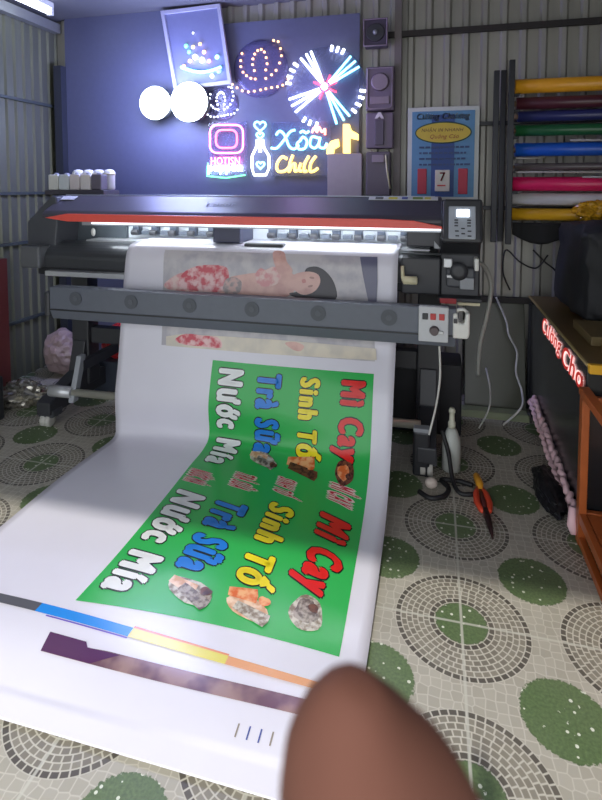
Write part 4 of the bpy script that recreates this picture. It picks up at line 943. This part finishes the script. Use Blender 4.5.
# green tinted sheet leaning on the wall
m = MB(); m.prism([(3.40, .006), (3.42, .006), (3.585, .64), (3.565, .64)], .2, .56, 'X', .003)
o = m.build('leaning_sheet', mat('green_tinted_sheet', (66, 68, 48), .3)); tag(o, 'dull green sheet leaning on the wall behind the hose', 'sheet')
m = MB(); m.prism([(3.25, .002), (3.40, .002), (3.37, .03), (3.28, .035)], .14, .56, 'X', .006); tag(m.build('folded_film', mat('pale_green_film', (138, 146, 108), .4)), 'folded pale green film on the floor before the leaning sheet', 'film')

m = MB(); m.bx(-.32, .16, 2.98, 3.22, 0, .40, .01); tag(m.build('storage_box', mat('black_crate', (32, 32, 36), .6)), 'black box under the right end of the printer behind its leg', 'box')
m = MB(); m.bx(.575, 1.6, 3.47, 3.50, .0, .66, .004); tag(m.build('shade_board', BLACK2), 'added black board standing in for the shade between the counter and the back wall', 'board')  # black board added where the lower wall lies in shade
# ================================================================== LEFT SIDE CLUTTER
m = MB(); c_ = on_floor(24, 402); m.ball((c_.x, c_.y, .055), .14, 4, (1.05, .8, .55), .5, 2, 7)
for v in m.bm.verts: v.co.z = max(v.co.z, .003)
for f in m.bm.faces: f.smooth = False
tag(m.build('foil_bundle', mat('crumpled_foil', (186, 182, 170), .25, .7, var=.3, scale=12)), 'crumpled silver foil bundle on the floor beside the printer foot', 'foil')
m = MB(); m.ball((-2.64, 3.30, .17), .17, 4, (.85, .8, .92), .2, 4, 4)
for v in m.bm.verts: v.co.z = max(v.co.z, .003); v.co.x = max(v.co.x, -2.86)
tag(m.build('plastic_bag', mat('pinkish_film', (170, 148, 146), .35, var=.25, scale=10)), 'dusty pink plastic bag slumped against the green-grey wall', 'bag')
m = MB(); m.bx(-2.20, -1.86, 3.03, 3.26, 0, .222, .01); tag(m.build('storage_box', mat('dark_blue_grey_box', (58, 64, 78), .6)), 'low dark box under the red bag behind the printer', 'box')
m = MB(); m.ball((-2.06, 3.14, .33), .12, 4, (1.15, .7, .95), .22, 6, 5)
for v in m.bm.verts: v.co.z = max(v.co.z, .224)
tag(m.build('plastic_bag', mat('red_film', (206, 48, 52), .3, var=.25, scale=9)), 'red plastic bag on the dark box behind the printer', 'bag')
t = thing('speaker_box', 'black box on the floor at the left edge before the green-grey wall', 'box', (-2.62, 2.43, 0))
m = MB(); m.bx(-2.85, -2.475, 2.36, 2.56, .0, .26, .012); m.build('case', BLACK, t)
m = MB(); m.bx(-2.82, -2.495, 2.35, 2.362, .03, .235, .004); m.build('front_grille', mat('dark_grille', (60, 60, 64), .6), t)
m = MB(); m.bx(-2.80, -2.50, 2.37, 2.54, .258, .264, .002); m.build('top_plate', GREYP, t)
m = MB(); m.bx(-2.84, -2.80, 2.86, 2.96, .0, .9, .004); tag(m.build('red_board', mat('dull_red_board', (120, 58, 56), .5)), 'narrow red board standing against the left wall at the picture edge', 'board')

# ================================================================== THE FINGER IN FRONT OF THE LENS
def cp(px, py, dep): return Vector(CP+ray(px, py)*dep)
sk = [(360, 678, .060, .0024), (355, 698, .060, .0048), (351, 732, .0605, .0080), (360, 778, .062, .0112), (392, 840, .064, .0132), (440, 950, .070, .0135), (500, 1090, .078, .0150), (560, 1250, .088, .020), (560, 1500, .09, .026), (470, 1720, .09, .026)]
me = bpy.data.meshes.new('hand'); bm_ = bmesh.new(); vv = []; rad = []
for px, py, dp, r in sk: vv.append(bm_.verts.new(cp(px, py, dp))); rad.append(r)
for i in range(len(vv)-1): bm_.edges.new((vv[i], vv[i+1]))
palm = vv[8]
for (pts) in ([(430, 1250, .10, .0095), (330, 1180, .115, .009), (260, 1170, .125, .0085), (215, 1200, .128, .007)],
              [(420, 1390, .10, .0095), (300, 1340, .118, .009), (220, 1335, .13, .0085), (170, 1365, .132, .007)],
              [(420, 1530, .10, .0095), (300, 1500, .118, .0088), (225, 1500, .13, .008), (180, 1530, .132, .0068)],
              [(410, 1660, .10, .009), (310, 1650, .116, .008), (245, 1655, .126, .0074), (205, 1680, .128, .006)]):
    pv_ = vv[8] if pts[0][1] < 1600 else vv[9]
    for px, py, dp, r in pts:
        nv = bm_.verts.new(cp(px, py, dp)); rad.append(r); bm_.edges.new((pv_, nv)); pv_ = nv
pv_ = vv[9]
for px, py, dp, r in ((480, 2050, .10, .026), (520, 2500, .12, .03), (560, 3100, .16, .036)):
    nv = bm_.verts.new(cp(px, py, dp)); rad.append(r); bm_.edges.new((pv_, nv)); pv_ = nv
bm_.to_mesh(me); bm_.free()
me.materials.append(mat('brown_skin', (96, 62, 51), .8, var=.22, scale=70, spec=.2))
hd = bpy.data.objects.new('person', me); C.objects.link(hd)
md = hd.modifiers.new('skin', 'SKIN'); md.use_smooth_shade = True
for i, v in enumerate(me.skin_vertices[0].data): v.radius = (rad[i], rad[i]); v.use_root = (i == 8)
sub = hd.modifiers.new('subdivision', 'SUBSURF'); sub.levels = 2; sub.render_levels = 2
tag(hd, "person's blurred brown fingertip close in front, rising over the banner's near edge", 'person')
